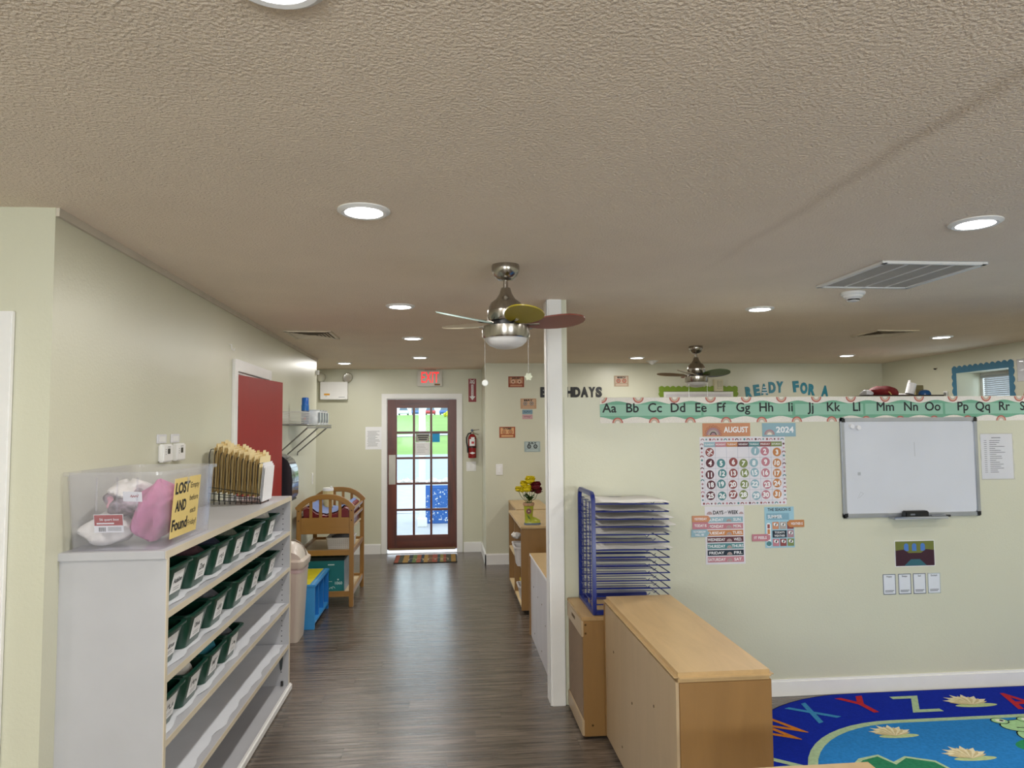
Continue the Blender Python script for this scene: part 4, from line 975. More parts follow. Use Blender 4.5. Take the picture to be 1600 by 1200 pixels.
# fire sign
def firesign(mb,fr,d):
    mb.text(fr,'FIRE',.052,.262,.030,d,0,w=.066,bold=.03)
    mb.fpoly(fr,[(.037,.235),(.067,.235),(.067,.075),(.092,.075),(.052,.022),(.012,.075),(.037,.075)],d,0)
    mb.fpoly(fr,[(.012,.300),(.030,.300),(.052,.288),(.074,.300),(.092,.300),(.052,.278)],d,0)
    mb.text(fr,'EXTINGUISHER',.052,.155,.014,d+.0006,1,w=.14,rot=-PI/2,bold=.02)
    return [M_paper, M_redsign]
M_redsign = mat('sign_red','#8f1f24',rough=.4)
hang(PF(.294,1.998,y=9.6),'fire_sign','narrow red fire extinguisher sign with downward arrow','sign',.104,.313,M_redsign,firesign)
# extinguisher
fe = T('fire_extinguisher','red fire extinguisher with black hose hanging right of the door','fire extinguisher',(.338,9.53,1.245))
c = (.338,9.525,1.245); M_fer = mat('extinguisher_red','#8e0f16',rough=.25,coat=.3)
mb = MB(); mb.lathe([(.03,.0),(.052,.004),(.055,.012),(.055,.262),(.050,.29),(.034,.312),(.018,.322)],c,n=28); mb.build('cylinder',M_fer,fe)
mb = MB(); mb.lathe([(.0565,.14),(.0565,.158)],c,n=28,cap0=False,cap1=False); mb.build('strap',M_black,fe)
mb = MB(); mb.lathe([(.017,.315),(.017,.345),(.012,.36)],c,n=14); mb.build('valve',M_steel,fe)
mb = MB(); mb.tube([(.338,9.525,1.60),(.36,9.51,1.618),(.43,9.49,1.625)],.006,n=6); mb.tube([(.338,9.525,1.585),(.37,9.51,1.575),(.42,9.49,1.555)],.006,n=6); mb.build('lever',M_steel,fe)
mb = MB(); mb.lathe([(.016,-.012),(.018,.0),(.014,.014)],(.336,9.51,1.615),n=14,axis='y'); mb.build('gauge',mat('gauge_blue','#3a4a66',rough=.3),fe)
mb = MB(); mb.tube([(.325,9.515,1.58),(.285,9.505,1.57),(.262,9.50,1.52),(.262,9.50,1.46),(.275,9.50,1.40),(.278,9.50,1.36)],.010,n=8); mb.tube([(.278,9.50,1.375),(.283,9.50,1.32)],[.011,.014],n=8); mb.build('hose',M_black,fe)
n=8; lp=[]
mb = MB()
for a,b_,z0,z1,mi in ((-2.3,-.85,.165,.255,0),):
    l0=[(c[0]+.0562*math.cos(a+(b_-a)*i/n),c[1]+.0562*math.sin(a+(b_-a)*i/n),c[2]+z0) for i in range(n+1)]
    l1=[(p[0],p[1],c[2]+z1) for p in l0]; mb.loft([l0,l1],False,False,closed=False)
mb.build('instruction_label',M_paper,fe)
Ft = PF(.322,1.41,y=9.464); mb = MB(); mb.fbox(Ft,0,0,.045,.115,0,.001); tg=mb.build('inspection_tag',M_paper,fe,smooth=0)
mb = MB(); mb.frect(Ft,.004,.028,.041,.058,.0016); mb.build('red_stamp',mat('stamp_red','#c8484e',rough=.6),tg,smooth=0)
mb = MB(); mb.fpoly(PF(.338,1.315,y=9.468),[(-.04,0),(0,.016),(.04,0),(0,-.016)],0); mb.build('diamond_mark',M_paper,fe,smooth=0)
# sheets stuck on the door glass
def dn(mb,fr,d):
    for k in range(3): mb.fline(fr,[(.02+.012*k,.085-k*.026),(.175-.012*k,.085-k*.026)],.013,d)
    return [M_ink]
hang(PF(-.416,1.466,y=9.615),'door_notice','grey notice with black lettering on the door glass','paper',.188,.108,mat('grey_card','#a7a59c',rough=.6),dn)
notice('door_letter','white typed sheet under the grey notice on the door glass',PF(-.420,1.290,y=9.615),.195,.172,6,None,4)
hang(PF(-.192,1.462,y=9.615),'blue_sticker','square blue sticker on the right glass of the door','sticker',.098,.135,mat('cyan_blue','#0f9ede',rough=.5),None)
# door mat
dm = T('door_mat','striped multicolour door mat in front of the glass door','door mat',(-.26,9.15,0))
mb = MB(); mb.box(-.652,8.88,0.0005,.125,9.41,.010); mb.build('backing',mat('mat_dark','#2a2620',rough=.95),dm,smooth=0)
q=random.Random(11); xx=-.645; k=0; cols=['#843a1e','#3a3a28','#8d6a2a','#272a2e','#56632a','#8a4728','#232830','#94702e','#64401f','#8c3f24','#2b3a34','#7a6e32']
while xx<.11:
    w_=q.uniform(.03,.07); mb = MB(); mb.box(xx,8.885,.010,min(xx+w_,.12),9.405,.012); mb.build('stripe',mat('mat_'+cols[k%12][1:],cols[k%12],rough=.95,var=.15,nscale=40),dm,smooth=0); xx+=w_; k+=1
Fm=Fr((-.65,8.88,.0121),(1,0,0),(0,1,0)); mb = MB()
for cx_ in (.22,.31,.46,.55,.62): mb.farc(Fm,cx_,.22,.035,.05,0,PI,.0006); mb.fline(Fm,[(cx_-.043,.22),(cx_-.043,.12)],.014,.0006); mb.fline(Fm,[(cx_+.043,.22),(cx_+.043,.12)],.014,.0006)
mb.build('woven_motif',mat('mat_cream','#9a8a6c',rough=.95),dm,smooth=0)

# ------------------------------------------------------------------ far wall: birthday display
def cassette(x,z,w,h,month,c1,c2,c3,label,y=8.68):
    F=PF(x,z,y=y); r=T('month_card',label,'card',tuple(F.p(w/2,0,0)),0,'cassette shaped month cards')
    mb=MB(); mb.fbox(F,0,0,w,h,.0005,.002); mb.build('card',mat('card_'+c1[1:],c1,rough=.6,var=.05),r,smooth=0)
    mb=MB(); mb.frect(F,w*.08,h*.34,w*.92,h*.9,.0027); mb.frect(F,w*.12,h*.08,w*.88,h*.24,.0027); mb.build('panel',mat('panel_'+c2[1:],c2,rough=.6),r,smooth=0)
    mb=MB()
    for xx in (.3,.7): mb.farc(F,w*xx,h*.52,h*.10,h*.20,0,2*PI,.0034,n=16)
    mb.build('reels',mat('reel_'+c3[1:],c3,rough=.6),r,smooth=0)
    mb=MB(); mb.text(F,month,w/2,h*.84,h*.17,.004,w=w*.56,bold=.04)
    for xx in (.3,.7): mb.fdisc(F,w*xx,h*.52,h*.05,.0036,n=10)
    mb.build('lettering',M_ink,r,smooth=0)
cassette(.755,2.144,.195,.133,'JANUARY','#8f3f28','#c08a68','#d9b49a','dark red January cassette card high on the far wall')
cassette(.903,1.878,.196,.126,'MAY','#bf9878','#c9a688','#8c8a88','tan May cassette card with grey reels left of the post')
cassette(.640,1.526,.195,.133,'OCTOBER','#a0522f','#d9a878','#b5744c','brown October cassette card above the light switch')
cassette(.946,1.350,.196,.128,'JULY','#9fb0b0','#b4c2c0','#2c3034','grey green cassette card with black reels above the flowers')
cassette(2.077,2.150,.185,.135,'MARCH','#b09a80','#c8b09a','#b0604c','beige March cassette card right of the birthdays heading')
for z_,c_,nm in ((1.813,'#7d9cac','blue'),(1.752,'#c9a0a4','pink')):
    def nt(mb,fr,d):
        q=random.Random(nm); mb.fline(fr,[(.02+.085*k/8,.026+q.uniform(-.012,.012)) for k in range(9)],.004,d); return [M_ink if nm=='blue' else mat('maroon_ink','#7a3a44',rough=.6)]
    hang(PF(.925,z_,y=8.68),'name_strip','small %s name strip under the May card'%nm,'card',.126,.054,mat('strip_'+nm,c_,rough=.6),nt,'name strips under the May card')
bh = T('wall_lettering','black bubble letters spelling birthdays on the far wall','lettering',(1.55,8.68,2.02))
wid = [.085,.045,.085,.085,.09,.09,.095,.085,.08]; xx=1.150
for ch,w_ in zip('BIRTHDAYS',wid):
    mb=MB(); mb.text(PF(xx+w_/2,2.083,y=8.68),ch,0,0,.112,.008,w=w_,bold=.06,depth=.007); mb.build('letter',M_black,bh,smooth=0); xx+=w_+.004
rd = T('wall_lettering','teal bubble letters reading ready for a on the far wall','lettering',(4.3,8.68,2.02))
M_teal = mat('teal_letter','#2b7f92',rough=.5,var=.1)
for ch,x_,z_,w_,ro in (('R',3.81,2.075,.085,.10),('E',3.915,2.10,.08,.12),('A',4.015,2.11,.09,.05),('D',4.12,2.135,.09,.05),('Y',4.22,2.14,.09,-.05),('F',4.435,2.145,.08,.08),('O',4.54,2.125,.095,0),('R',4.645,2.105,.09,-.1),('A',4.82,2.085,.095,-.1)):
    mb=MB(); mb.text(PF(x_,z_,y=8.68),ch,0,0,.125,.008,w=w_,bold=.06,rot=ro,depth=.007); lt=mb.build('letter',M_teal,rd,smooth=0)
    if ch=='A' and x_<4.1:
        mb=MB(); 
        for k in range(3): mb.frect(PF(x_,z_,y=8.68),-.02-.008*(2-k),-.05+.035*k,.02+.008*(2-k),-.038+.035*k,.0092)
        mb.build('white_stripes',M_paper,lt,smooth=0)
# window with green scalloped border, mostly hidden by the partition
w3 = MB(); F=PF(2.70,1.2,y=8.68); w3.fbox(F,0,0,.90,.88,0,.02); w3o=struct(w3.build('window_3',M_white,smooth=0),'white framed window behind the partition')
mb=MB(); mb.fbox(F,.03,.03,.87,.85,.02,.024); mb.build('shade',mat('window_shade','#dcd9dc',rough=.6),w3o,smooth=0)
def scallop(F,w,h,band,n,nv,m,name,label,cat='border',low=None):
    """wavy edged border strips along the top and sides of an opening w x h whose lower left corner is the frame origin"""
    r=T(name,label,cat,tuple(F.p(w/2,0,0)))
    top=[(-band*.9,h)]; 
    for i in range(n*6+1): t=i/(n*6); top.append((-band*.9+(w+band*1.8)*t, h+band*.78+band*.28*abs(math.sin(t*n*PI))))
    top.append((w+band*.9,h)); mb=MB(); mb.fprism(F,top,.0005,.003); mb.build('top_strip',m,r,smooth=0)
    for sx in (-1,1):
        x0_=0 if sx<0 else w; pts=[(x0_,0)]
        for i in range(nv*6+1): t=i/(nv*6); pts.append((x0_+sx*(band*.72+band*.28*abs(math.sin(t*nv*PI))), h*t))
        pts.append((x0_,h)); mb=MB(); mb.fprism(F,pts,.0008,.0032); mb.build('side_strip',m,r,smooth=0)
scallop(PF(2.70,1.2,y=8.66),.90,.885,.066,14,14,mat('lime_border','#7d9a2c',rough=.6,var=.08),'scalloped_border','lime green scalloped border around the far window')
eb = T('electrical_box','beige metal box on the wall above the green scalloped border','electrical box',(3.40,8.68,2.085)); F=PF(3.345,2.085,y=8.68)
mb=MB(); mb.fbox(F,0,0,.116,.15,0,.05); mb.build('case',mat('box_beige','#cfc8a8',rough=.5),eb,smooth=0,bevel=.004)
mb=MB(); mb.fbox(F,.042,.05,.102,.13,.05,.053); mb.build('cover',mat('box_cover','#bdb89c',rough=.5),eb,smooth=0,bevel=.002)
mb=MB(); 
for xx,zz in ((.04,.035),(.062,.03),(.085,.035)): mb.fdisc(F,xx,zz,.004,.0506,n=8)
mb.build('screws',M_ink,eb,smooth=0)
# right wall: blue scalloped border, papers, small fittings
FW = Fr(FRW.p(sA,1.1,0.0),FRW.ux,FRW.uy)
scallop(FW,sB-sA,1.105,.075,11,14,mat('steel_blue_border','#3d7896',rough=.6,var=.08),'scalloped_border','steel blue scalloped border around the recessed window')
def crinkle(F,w,h,label,seed,name='plastic_sleeve',lines=0):
    r=T(name,label,'paper',tuple(F.p(w/2,0,0))); q=random.Random(seed); nx,ny=8,10; vs=[]; fs=[]
    for j in range(ny+1):
        for i in range(nx+1): e=(i in (0,nx))+(j in (0,ny)); vs.append(F.p(w*i/nx+(q.uniform(-.004,.004) if e else 0),h*j/ny,.004+(.0 if e else q.uniform(0,.006))))
    for j in range(ny):
        for i in range(nx): a=j*(nx+1)+i; fs.append((a,a+1,a+nx+2,a+nx+1))
    mb=MB(); mb.fbox(F,.006,.006,w-.006,h-.006,.0005,.0016); mb.build('sheet',M_paper,r,smooth=0)
    mb=MB(); mb.add(vs,fs); mb.build('sleeve',clear_mat('plastic_sleeve','#f4f4f6',1.6,rough=.08,diff=.12),r,smooth=25)
    if lines:
        mb=MB(); q=random.Random(seed); mb.fline(F,[(w*.35,h*.90),(w*.62,h*.90)],h*.016,.0022)
        for k in range(lines):
            y_=h*.84-k*h*.72/lines; mb.fline(F,[(w*.12,y_),(w*.20,y_)],h*.010,.0022); mb.fline(F,[(w*.28,y_),(w*q.uniform(.45,.78),y_)],h*.012,.0022)
        mb.build('print',M_ink2,r,smooth=0)
    return r
crinkle(Fr(FRW.p(2.215,2.055,0),FRW.ux,FRW.uy),.26,.22,'crumpled clear sleeve with papers right of the blue bordered window',4)
rb = T('paper_rainbow','red paper rainbow on the right wall below the crumpled sleeve','wall decoration',tuple(FRW.p(2.40,1.90,0)))
Fq=Fr(FRW.p(2.42,1.90,0),FRW.ux,FRW.uy)
for k,c_ in enumerate(('#a83c28','#c98048','#d8b98a')):
    mb=MB(); mb.farc(Fq,0,0,.14-.04*k-.04,.14-.04*k,0,PI,.002+.0003*k,n=16); mb.build('arch_band',mat('rainbow_'+c_[1:],c_,rough=.6),rb,smooth=0)
Fk=Fr(FRW.p(.995,2.285,0),FRW.ux,FRW.uy); wbk_=T('wall_fixture','small dark screw bracket high on the right wall','bracket',tuple(Fk.p(0,0,0)))
mb=MB(); mb.fbox(Fk,-.03,-.004,.03,.004,0,.01); mb.build('bar',mat('tan_metal','#8a7a58',rough=.5),wbk_,smooth=0)
mb=MB(); mb.lathe([(.009,0),(.009,-.02)],tuple(Fk.p(.005,-.005,0)),n=10,axis='x'); mb.build('screw',M_ink,wbk_)
Fk=Fr(FRW.p(1.165,1.985,0),FRW.ux,FRW.uy); ol=T('wall_plug','small white plug adapter on the right wall beside the blue border','plug',tuple(Fk.p(0,0,0)))
mb=MB(); mb.fbox(Fk,-.03,-.03,.03,.035,0,.02); mb.build('adapter',M_white,ol,smooth=0,bevel=.004)
mb=MB(); mb.fbox(Fk,.0,-.02,.02,.02,.02,.04); mb.build('plug_body',mat('plug_grey','#8f8d88',rough=.5),ol,smooth=0,bevel=.004)
# tall dark cabinet behind the partition carrying the red bag
tc_ = T('tall_cabinet','dark tall cabinet behind the partition carrying the red bag','cabinet',(4.80,7.25,0)); M_dk=wood('dark_cabinet','#2a1c16',dark=.2,axis=(4,4,.8))
mb=MB(); mb.box(4.40,7.05,0,5.20,7.45,1.925); mb.build('body',M_dk,tc_,smooth=0,bevel=.003)
mb=MB(); mb.box(4.38,7.03,1.925,5.22,7.47,1.962); mb.build('top',M_dk,tc_,smooth=0,bevel=.003)
for k in (0,1):
    mb=MB(); mb.box(4.42+.39*k,7.035,.06,4.79+.39*k,7.05,1.90); dd=mb.build('door',M_dk,tc_,smooth=0,bevel=.003)
    mb=MB(); mb.tube([(4.77+.06*k,7.022,.9),(4.77+.06*k,7.022,1.02)],.006); mb.build('handle',M_steel,dd)
bg_=T('cloth_bag','dark red cloth bag slumped on the tall cabinet','bag',(4.62,7.2,1.962)); mb=MB(); blob(mb,(4.64,7.2,1.985),.165,.13,.078,seed=21,n=20,rings=12,lump=.16,zmin=1.9625); mb.build('bag_body',mat('dark_red_cloth','#6c0d10',rough=.8,var=.2,nscale=8,bump=.4,bscale=20),bg_)
mb=MB(); mb.tube([(4.62,7.07,2.0),(4.63,7.05,1.985),(4.645,7.05,1.965)],.007,n=6); mb.build('strap',mat('tan_strap','#b59a5c',rough=.7),bg_)
mb=MB(); blob(mb,(4.44,7.16,1.975),.06,.08,.045,seed=4,zmin=1.9625); tag(mb.build('plastic_bag',mat('grey_plastic_bag','#b9b8bc',rough=.3,var=.1)),'pale plastic bag beside the red bag','bag')
pt=T('paper_towel_roll','white paper towel roll leaning on the tall cabinet','paper towel',(4.97,7.2,1.962)); mb=MB(); mb.tube([(4.95,7.2,1.978),(4.985,7.2,2.092)],[.045,.045],n=24); mb.build('roll',M_paper,pt)
mb=MB(); mb.tube([(4.986,7.2,2.0925),(4.987,7.2,2.0945)],[.016,.016],n=14); mb.build('core',mat('cardboard_core','#b09468',rough=.8),pt); mb=MB(); mb.box(4.932,7.155,2.09,4.936,7.19,2.125); mb.build('loose_sheet',M_paper,pt,smooth=0)
mb=MB(); mb.lathe([(.062,0),(.060,.02),(.046,.045),(.02,.056)],(5.065,7.12,1.9625),n=20); tag(mb.build('bowl',mat('blue_bowl','#164a80',rough=.3)),'blue bowl upside down next to the paper towel roll','bowl')
mb=MB(); mb.box(5.06,7.25,1.9625,5.15,7.36,2.075); tag(mb.build('small_carton',mat('olive_carton','#7c7048',rough=.6),smooth=0,bevel=.004),'olive brown carton behind the blue bowl','box')
mb=MB(); mb.lathe([(.045,0),(.045,.012),(.03,.022)],(4.86,7.2,1.9625),n=18); tag(mb.build('small_dish',M_white),'small white dish between red bag and towel roll','dish')

# ------------------------------------------------------------------ partition displays
def onP(x,z): return PF(x,z,y=YP)
# alphabet strip
al = T('alphabet_strip','long green alphabet wall strip with rainbow border along the partition top','alphabet strip',(2.4,YP,1.677)); F=onP(.937,1.677); AW,AH=3.05,.157
mb=MB(); mb.fbox(F,0,0,AW,AH,.0005,.002); mb.build('strip',mat('speckled_paper','#e6e0d8',rough=.6,var=.28,nscale=420),al,smooth=0)
up=[];lo=[];N_=120
for k in range(N_+1):
    x_=AW*k/N_; w_=math.sin(2*PI*(x_-.11)/.232+PI/2)*.010; up.append((x_,AH-.032+w_)); lo.append((x_,.028+w_*-1))
mb=MB()
for k in range(N_): mb.add([F.p(*lo[k],.0026),F.p(*lo[k+1],.0026),F.p(*up[k+1],.0026),F.p(*up[k],.0026)],[(0,1,2,3)])
mb.build('green_wave',mat('sage_green','#6fa98d',rough=.55,var=.03),al,smooth=0)
mb=MB(); 
for a_,b_ in ((.0,.64),(.655,1.23),(1.25,1.70),(1.715,2.24),(2.255,AW)): mb.frect(F,a_,.044,b_,AH-.044,.0030)
mb.build('pale_band',mat('pale_sage','#93c0aa',rough=.5,var=.02),al,smooth=0)
mb=MB()
for k in range(14):
    for (x_,y_,a0_,a1_) in ((.012+.2298*k,AH,PI,2*PI),(.110+.2298*k,0,0,PI)):
        if x_+.036>AW: continue
        if x_<.036: a0_ = 1.5*PI
        mb.farc(F,x_,y_,.027,.034,a0_,a1_,.0034,0,14); mb.farc(F,x_,y_,.021,.027,a0_,a1_,.0034,1,14); mb.farc(F,x_,y_,.014,.021,a0_,a1_,.0034,2,14); mb.farc(F,x_,y_,.0,.014,a0_,a1_,.0034,3,14)
mb.build('rainbow_arches',[mat('arch_rose','#b4605c',rough=.6),mat('arch_peach','#d8a890',rough=.6),mat('arch_grey','#b8b0a4',rough=.6),mat('arch_cream','#e4ded2',rough=.6)],al,smooth=0)
LX=[.996,1.141,1.283,1.429,1.576,1.708,1.848,1.998,2.157,2.288,2.441,2.594,2.787,2.96,3.108,3.315,3.451,3.602,3.742,3.86]
for ch,x_ in zip('ABCDEFGHIJKLMNOPQRST',LX):
    mb=MB()
    for ox,oz in ((0,0),(.0014,0),(-.0014,0),(0,.0014),(0,-.0014)): mb.text(F,ch+ch.lower(),x_-.937+ox,.0945+oz,.056,.0037+.00005*abs(ox*1000)+.0001*(oz>0),bold=0.0)
    mb.build('letter_pair',M_ink,al,smooth=0)
# month and year cards
def rainbow(mb,fr,x,y,r,d,mi,n=12,wig=False):
    for k,m_ in enumerate(mi): mb.farc(fr,x,y,r*(1-.28*(k+1)) if k<len(mi)-1 else 0,r*(1-.28*k),0,PI,d+.0002*k,m_,n)
Cc={k:mat('print_'+k,c,rough=.6,var=.04) for k,c in dict(peach='#c98c68',blue='#8fb0bc',rose='#bc7c88',maroon='#5c2a34',brick='#8e4a48',teal='#4d8488',olive='#7d8a52',orange='#c1804c',navy='#182838',mauve='#a8848c',cream='#e6dcd0',grey='#b0a49c',skyblue='#9cc4d4').items()}
def aug(mb,fr,d):
    mb.text(fr,'AUGUST',.215,.042,.034,d,0,w=.158,bold=.03); rainbow(mb,fr,.068,.008,.046,d,(1,2,1)); mb.farc(fr,.068,.008,.016,.021,0,PI,d+.001,3,12)
    for i in range(9): mb.farc(fr,.068+.048*math.cos(PI*i/8),.012+.05*math.sin(PI*i/8),.006,.008,0,2*PI,d+.0008,4,8)
    return [M_paper,Cc['mauve'],Cc['grey'],M_ink,Cc['brick']]
hang(onP(1.583,1.590),'month_title_card','orange card reading August above the calendar','card',.307,.082,Cc['peach'],aug)
def y24(mb,fr,d):
    mb.text(fr,'2024',.148,.044,.036,d,0,w=.116,bold=.03); rainbow(mb,fr,.047,.012,.034,d,(1,2,3)); return [M_paper,Cc['mauve'],Cc['grey'],Cc['cream']]
hang(onP(1.968,1.585),'year_title_card','blue card reading 2024 above the calendar','card',.219,.086,Cc['blue'],y24)
# calendar
cl = T('wall_calendar','August wall calendar with coloured number discs','calendar',(1.838,YP,1.171)); F=onP(1.563,1.163); CW,CH=.55,.424
mb=MB(); mb.fbox(F,0,0,CW,CH,.0005,.002); mb.build('sheet',mat('calendar_paper','#dedbe2',rough=.6),cl,smooth=0)
gx0_,gx1_,gy0_,gy1_=.026,.530,.028,.362; cw=(gx1_-gx0_)/7; rh=(gy1_-gy0_)/5
hd_=['blue','rose','orange','maroon','teal','brick','olive']; nm_=['SUNDAY','MONDAY','TUESDAY','WEDNESDAY','THURSDAY','FRIDAY','SATURDAY']
for i in range(7):
    mb=MB(); mb.frect(F,gx0_+cw*i,gy1_,gx0_+cw*(i+1),gy1_+.030,.0026); hh_=mb.build('day_header',Cc[hd_[i]],cl,smooth=0)
    mb=MB(); mb.text(F,nm_[i],gx0_+cw*(i+.5),gy1_+.015,.010,.0032,w=cw*.86,bold=.02); mb.build('lettering',M_paper,hh_,smooth=0)
mb=MB()
for i in range(8): mb.fline(F,[(gx0_+cw*i,gy0_),(gx0_+cw*i,gy1_)],.0014,.0026)
for j in range(6): mb.fline(F,[(gx0_,gy0_+rh*j),(gx1_,gy0_+rh*j)],.0014,.0026)
mb.build('grid_lines',mat('grid_blue','#9aa0b4',rough=.6),cl,smooth=0)
dc=['maroon','teal','brick','olive','blue','rose','orange']; q=random.Random(2)
for d_ in range(1,32):
    k=d_+3; i=k%7; j=k//7; cx_=gx0_+cw*(i+.5)+q.uniform(-.006,.006); cz_=gy1_-rh*(j+.5)+q.uniform(-.006,.006)
    mb=MB(); mb.fdisc(F,cx_,cz_,.0275,.0034,n=24); mb.fdisc(F,cx_,cz_,.0275,.0027,n=24); o_=mb.build('number_disc',Cc[dc[i]],cl,smooth=0)
    mb=MB(); mb.text(F,str(d_),cx_,cz_,.028,.0041,bold=.045,rot=q.uniform(-.15,.15)); mb.build('numeral',M_paper,o_,smooth=0)
mb=MB(); cx_,cz_=gx0_+cw*.5,gy1_-rh*.5; mb.fdisc(F,cx_,cz_,.0275,.0034,n=24); o_=mb.build('number_disc',Cc['brick'],cl,smooth=0)
mb=MB(); mb.fline(F,[(cx_-.018,cz_+.012),(cx_+.018,cz_-.012)],.005,.0041); mb.fline(F,[(cx_-.016,cz_-.012),(cx_+.016,cz_+.014)],.005,.0041); mb.farc(F,cx_+.008,cz_+.010,.004,.008,0,2*PI,.0042); mb.farc(F,cx_-.006,cz_-.012,.004,.008,0,2*PI,.0042); mb.build('numeral',M_paper,o_,smooth=0)
mb=MB(); q=random.Random(8)
def motif(x_,y_,k):
    mi=k%5
    if k%3==0: mb.farc(F,x_,y_-.006,.006,.012,0,PI,.0027,mi,10)
    elif k%3==1: mb.fpoly(F,[((.008 if i%2==0 else .004)*math.cos(i*PI/5)+x_,(.008 if i%2==0 else .004)*math.sin(i*PI/5)+y_) for i in range(10)],.0027,mi)
    else: mb.fdisc(F,x_,y_,.007,.0027,mi,10)
for k in range(22): motif(.018+k*.0245,CH-.016,k); motif(.018+k*.0245,.013,k+2)
for k in range(15): motif(.012,.035+k*.0245,k+1); motif(CW-.009,.035+k*.0245,k)
mb.build('border_motifs',[Cc['mauve'],Cc['teal'],Cc['brick'],Cc['rose'],Cc['maroon']],cl,smooth=0)['kind']='stuff'
# days of the week
dw=T('days_poster','days of the week poster below the calendar','poster',(1.71,YP,.822)); F=onP(1.585,.805)
mb=MB(); mb.fbox(F,0,0,.252,.354,.0005,.002); mb.build('sheet',mat('poster_paper','#dbd8de',rough=.6),dw,smooth=0)
mb=MB(); mb.text(F,'DAYS',.085,.316,.022,.0026,w=.066,bold=.03); mb.text(F,'of the',.130,.316,.009,.0026,w=.018,rot=.5); mb.text(F,'WEEK',.180,.316,.022,.0026,w=.068,bold=.03); mb.build('title',M_ink,dw,smooth=0)
mb=MB(); rainbow(mb,F,.030,.304,.018,.0026,(0,1,0)); rainbow(mb,F,.232,.304,.014,.0026,(0,1,0)); mb.build('rainbows',[Cc['mauve'],Cc['grey']],dw,smooth=0)
for k,(a_,b_,c_) in enumerate((('SUNDAY','SUN.','blue'),('MONDAY','MON.','rose'),('TUESDAY','TUES.','orange'),('WEDNESDAY','WED.','maroon'),('THURSDAY','THURS.','teal'),('FRIDAY','FRI.','navy'),('SATURDAY','SAT.','rose'))):
    z0=.255-k*.0405; mb=MB(); mb.frect(F,.012,z0,.242,z0+.034,.0026); st=mb.build('day_band',Cc[c_],dw,smooth=0)
    mb=MB(); mb.text(F,a_,.020+.10/2,z0+.017,.017,.0034,w=.016*len(a_) if len(a_)<8 else .112,bold=.02); mb.text(F,b_,.206,z0+.017,.017,.0034,w=.013*len(b_),bold=.02); mb.build('lettering',M_paper,st,smooth=0)
    mb=MB(); rainbow(mb,F,.152,z0+.004,.017,.0034,(0,1,0)); mb.build('rainbow',[Cc['grey'],Cc['mauve']],st,smooth=0)
def arrow(x,z,w,h,txt,c,label,left=False,two=None):
    F=onP(x,z); r=T('arrow_tag',label,'tag',tuple(F.p(w/2,0,.004)),0,'arrow tags around the posters'); t=h*.4
    pts=[(0,0),(w-t,0),(w,h/2),(w-t,h),(0,h)] if not left else [(t,0),(w,0),(w,h),(t,h),(0,h/2)]
    mb=MB(); mb.fprism(F,pts,.0045,.0058); mb.build('card',Cc[c],r,smooth=0)
    mb=MB(); cx_=w*.45 if not left else w*.57
    if two:
        mb.text(F,txt,cx_,h*.68,h*.26,.0064,w=w*.68,bold=.02); m2=MB(); m2.text(F,two,cx_,h*.28,h*.26,.0064,w=w*.5,bold=.02); m2.build('second_line',M_paper,r,smooth=0)
    else: mb.text(F,txt,cx_,h*.5,h*.36,.0064,w=w*.68,bold=.02)
    mb.build('lettering',M_paper,r,smooth=0)
arrow(1.502,1.064,.118,.039,'YESTERDAY','peach','orange yesterday arrow tag beside the days poster')
arrow(1.504,1.021,.112,.044,'TODAY IS','rose','pink today is arrow tag pointing at Monday')
arrow(1.495,.974,.116,.046,'TOMORROW','blue','pale blue tomorrow arrow tag beside the days poster',two='WILL BE')
se=T('season_poster','pale blue season and weather poster right of the days poster','poster',(2.063,YP,.897)); F=onP(1.967,.897)
mb=MB(); mb.fbox(F,0,0,.191,.252,.0005,.002); mb.build('sheet',Cc['skyblue'],se,smooth=0)
mb=MB(); mb.text(F,'THE SEASON IS',.096,.236,.018,.0026,w=.15,bold=.02); mb.build('title',M_ink,se,smooth=0)
mb=MB(); mb.fbox(F,.012,.172,.158,.212,.002,.0034); cb=mb.build('season_card',mat('season_blue','#7fa9bc',rough=.6),se,smooth=0); mb=MB(); mb.text(F,'SUMMER',.066,.192,.020,.0042,w=.092,bold=.02); mb.build('lettering',M_paper,cb,smooth=0)
mb=MB(); mb.frect(F,.048,.062,.14,.106,.0028); mb.build('weather_panel',Cc['navy'],se,smooth=0)
mb=MB(); mb.text(F,"TODAY'S",.094,.094,.012,.0034,w=.065,bold=.02); mb.text(F,'WEATHER',.094,.074,.012,.0034,w=.070,bold=.02); mb.build('panel_lettering',M_paper,se,smooth=0)
for x_,z_,c_ in ((.048,.114,'peach'),(.096,.114,'grey'),(.144,.114,'brick'),(.144,.062,'mauve'),(.048,.010,'rose'),(.096,.010,'brick'),(.144,.010,'olive')):
    mb=MB(); mb.frect(F,x_,z_,x_+.042,z_+.045,.0028); w_=mb.build('weather_tile',Cc[c_],se,smooth=0); mb=MB(); mb.fdisc(F,x_+.018,z_+.030,.010,.0034,n=10); mb.fdisc(F,x_+.027,z_+.027,.009,.0034,n=10); mb.build('cloud',M_paper,w_,smooth=0)
mb=MB(); mb.fpoly(F,arcpts(.024,.14,.014,0,PI,8)+[(.010,.02)]+arcpts(.024,.02,.014,PI,2*PI,8),.0028); mb.build('thermometer',M_paper,se,smooth=0)
mb=MB(); mb.frect(F,.016,.12,.032,.145,.0034,0); mb.frect(F,.016,.085,.032,.115,.0034,1); mb.frect(F,.016,.05,.032,.08,.0034,2); mb.fdisc(F,.024,.026,.016,.0034,3,14); mb.build('scale',[Cc['brick'],Cc['orange'],Cc['rose'],Cc['teal']],se,smooth=0)
arrow(2.108,1.022,.113,.044,'WEATHER IS','orange','orange weather is arrow tag on the season poster',left=True)
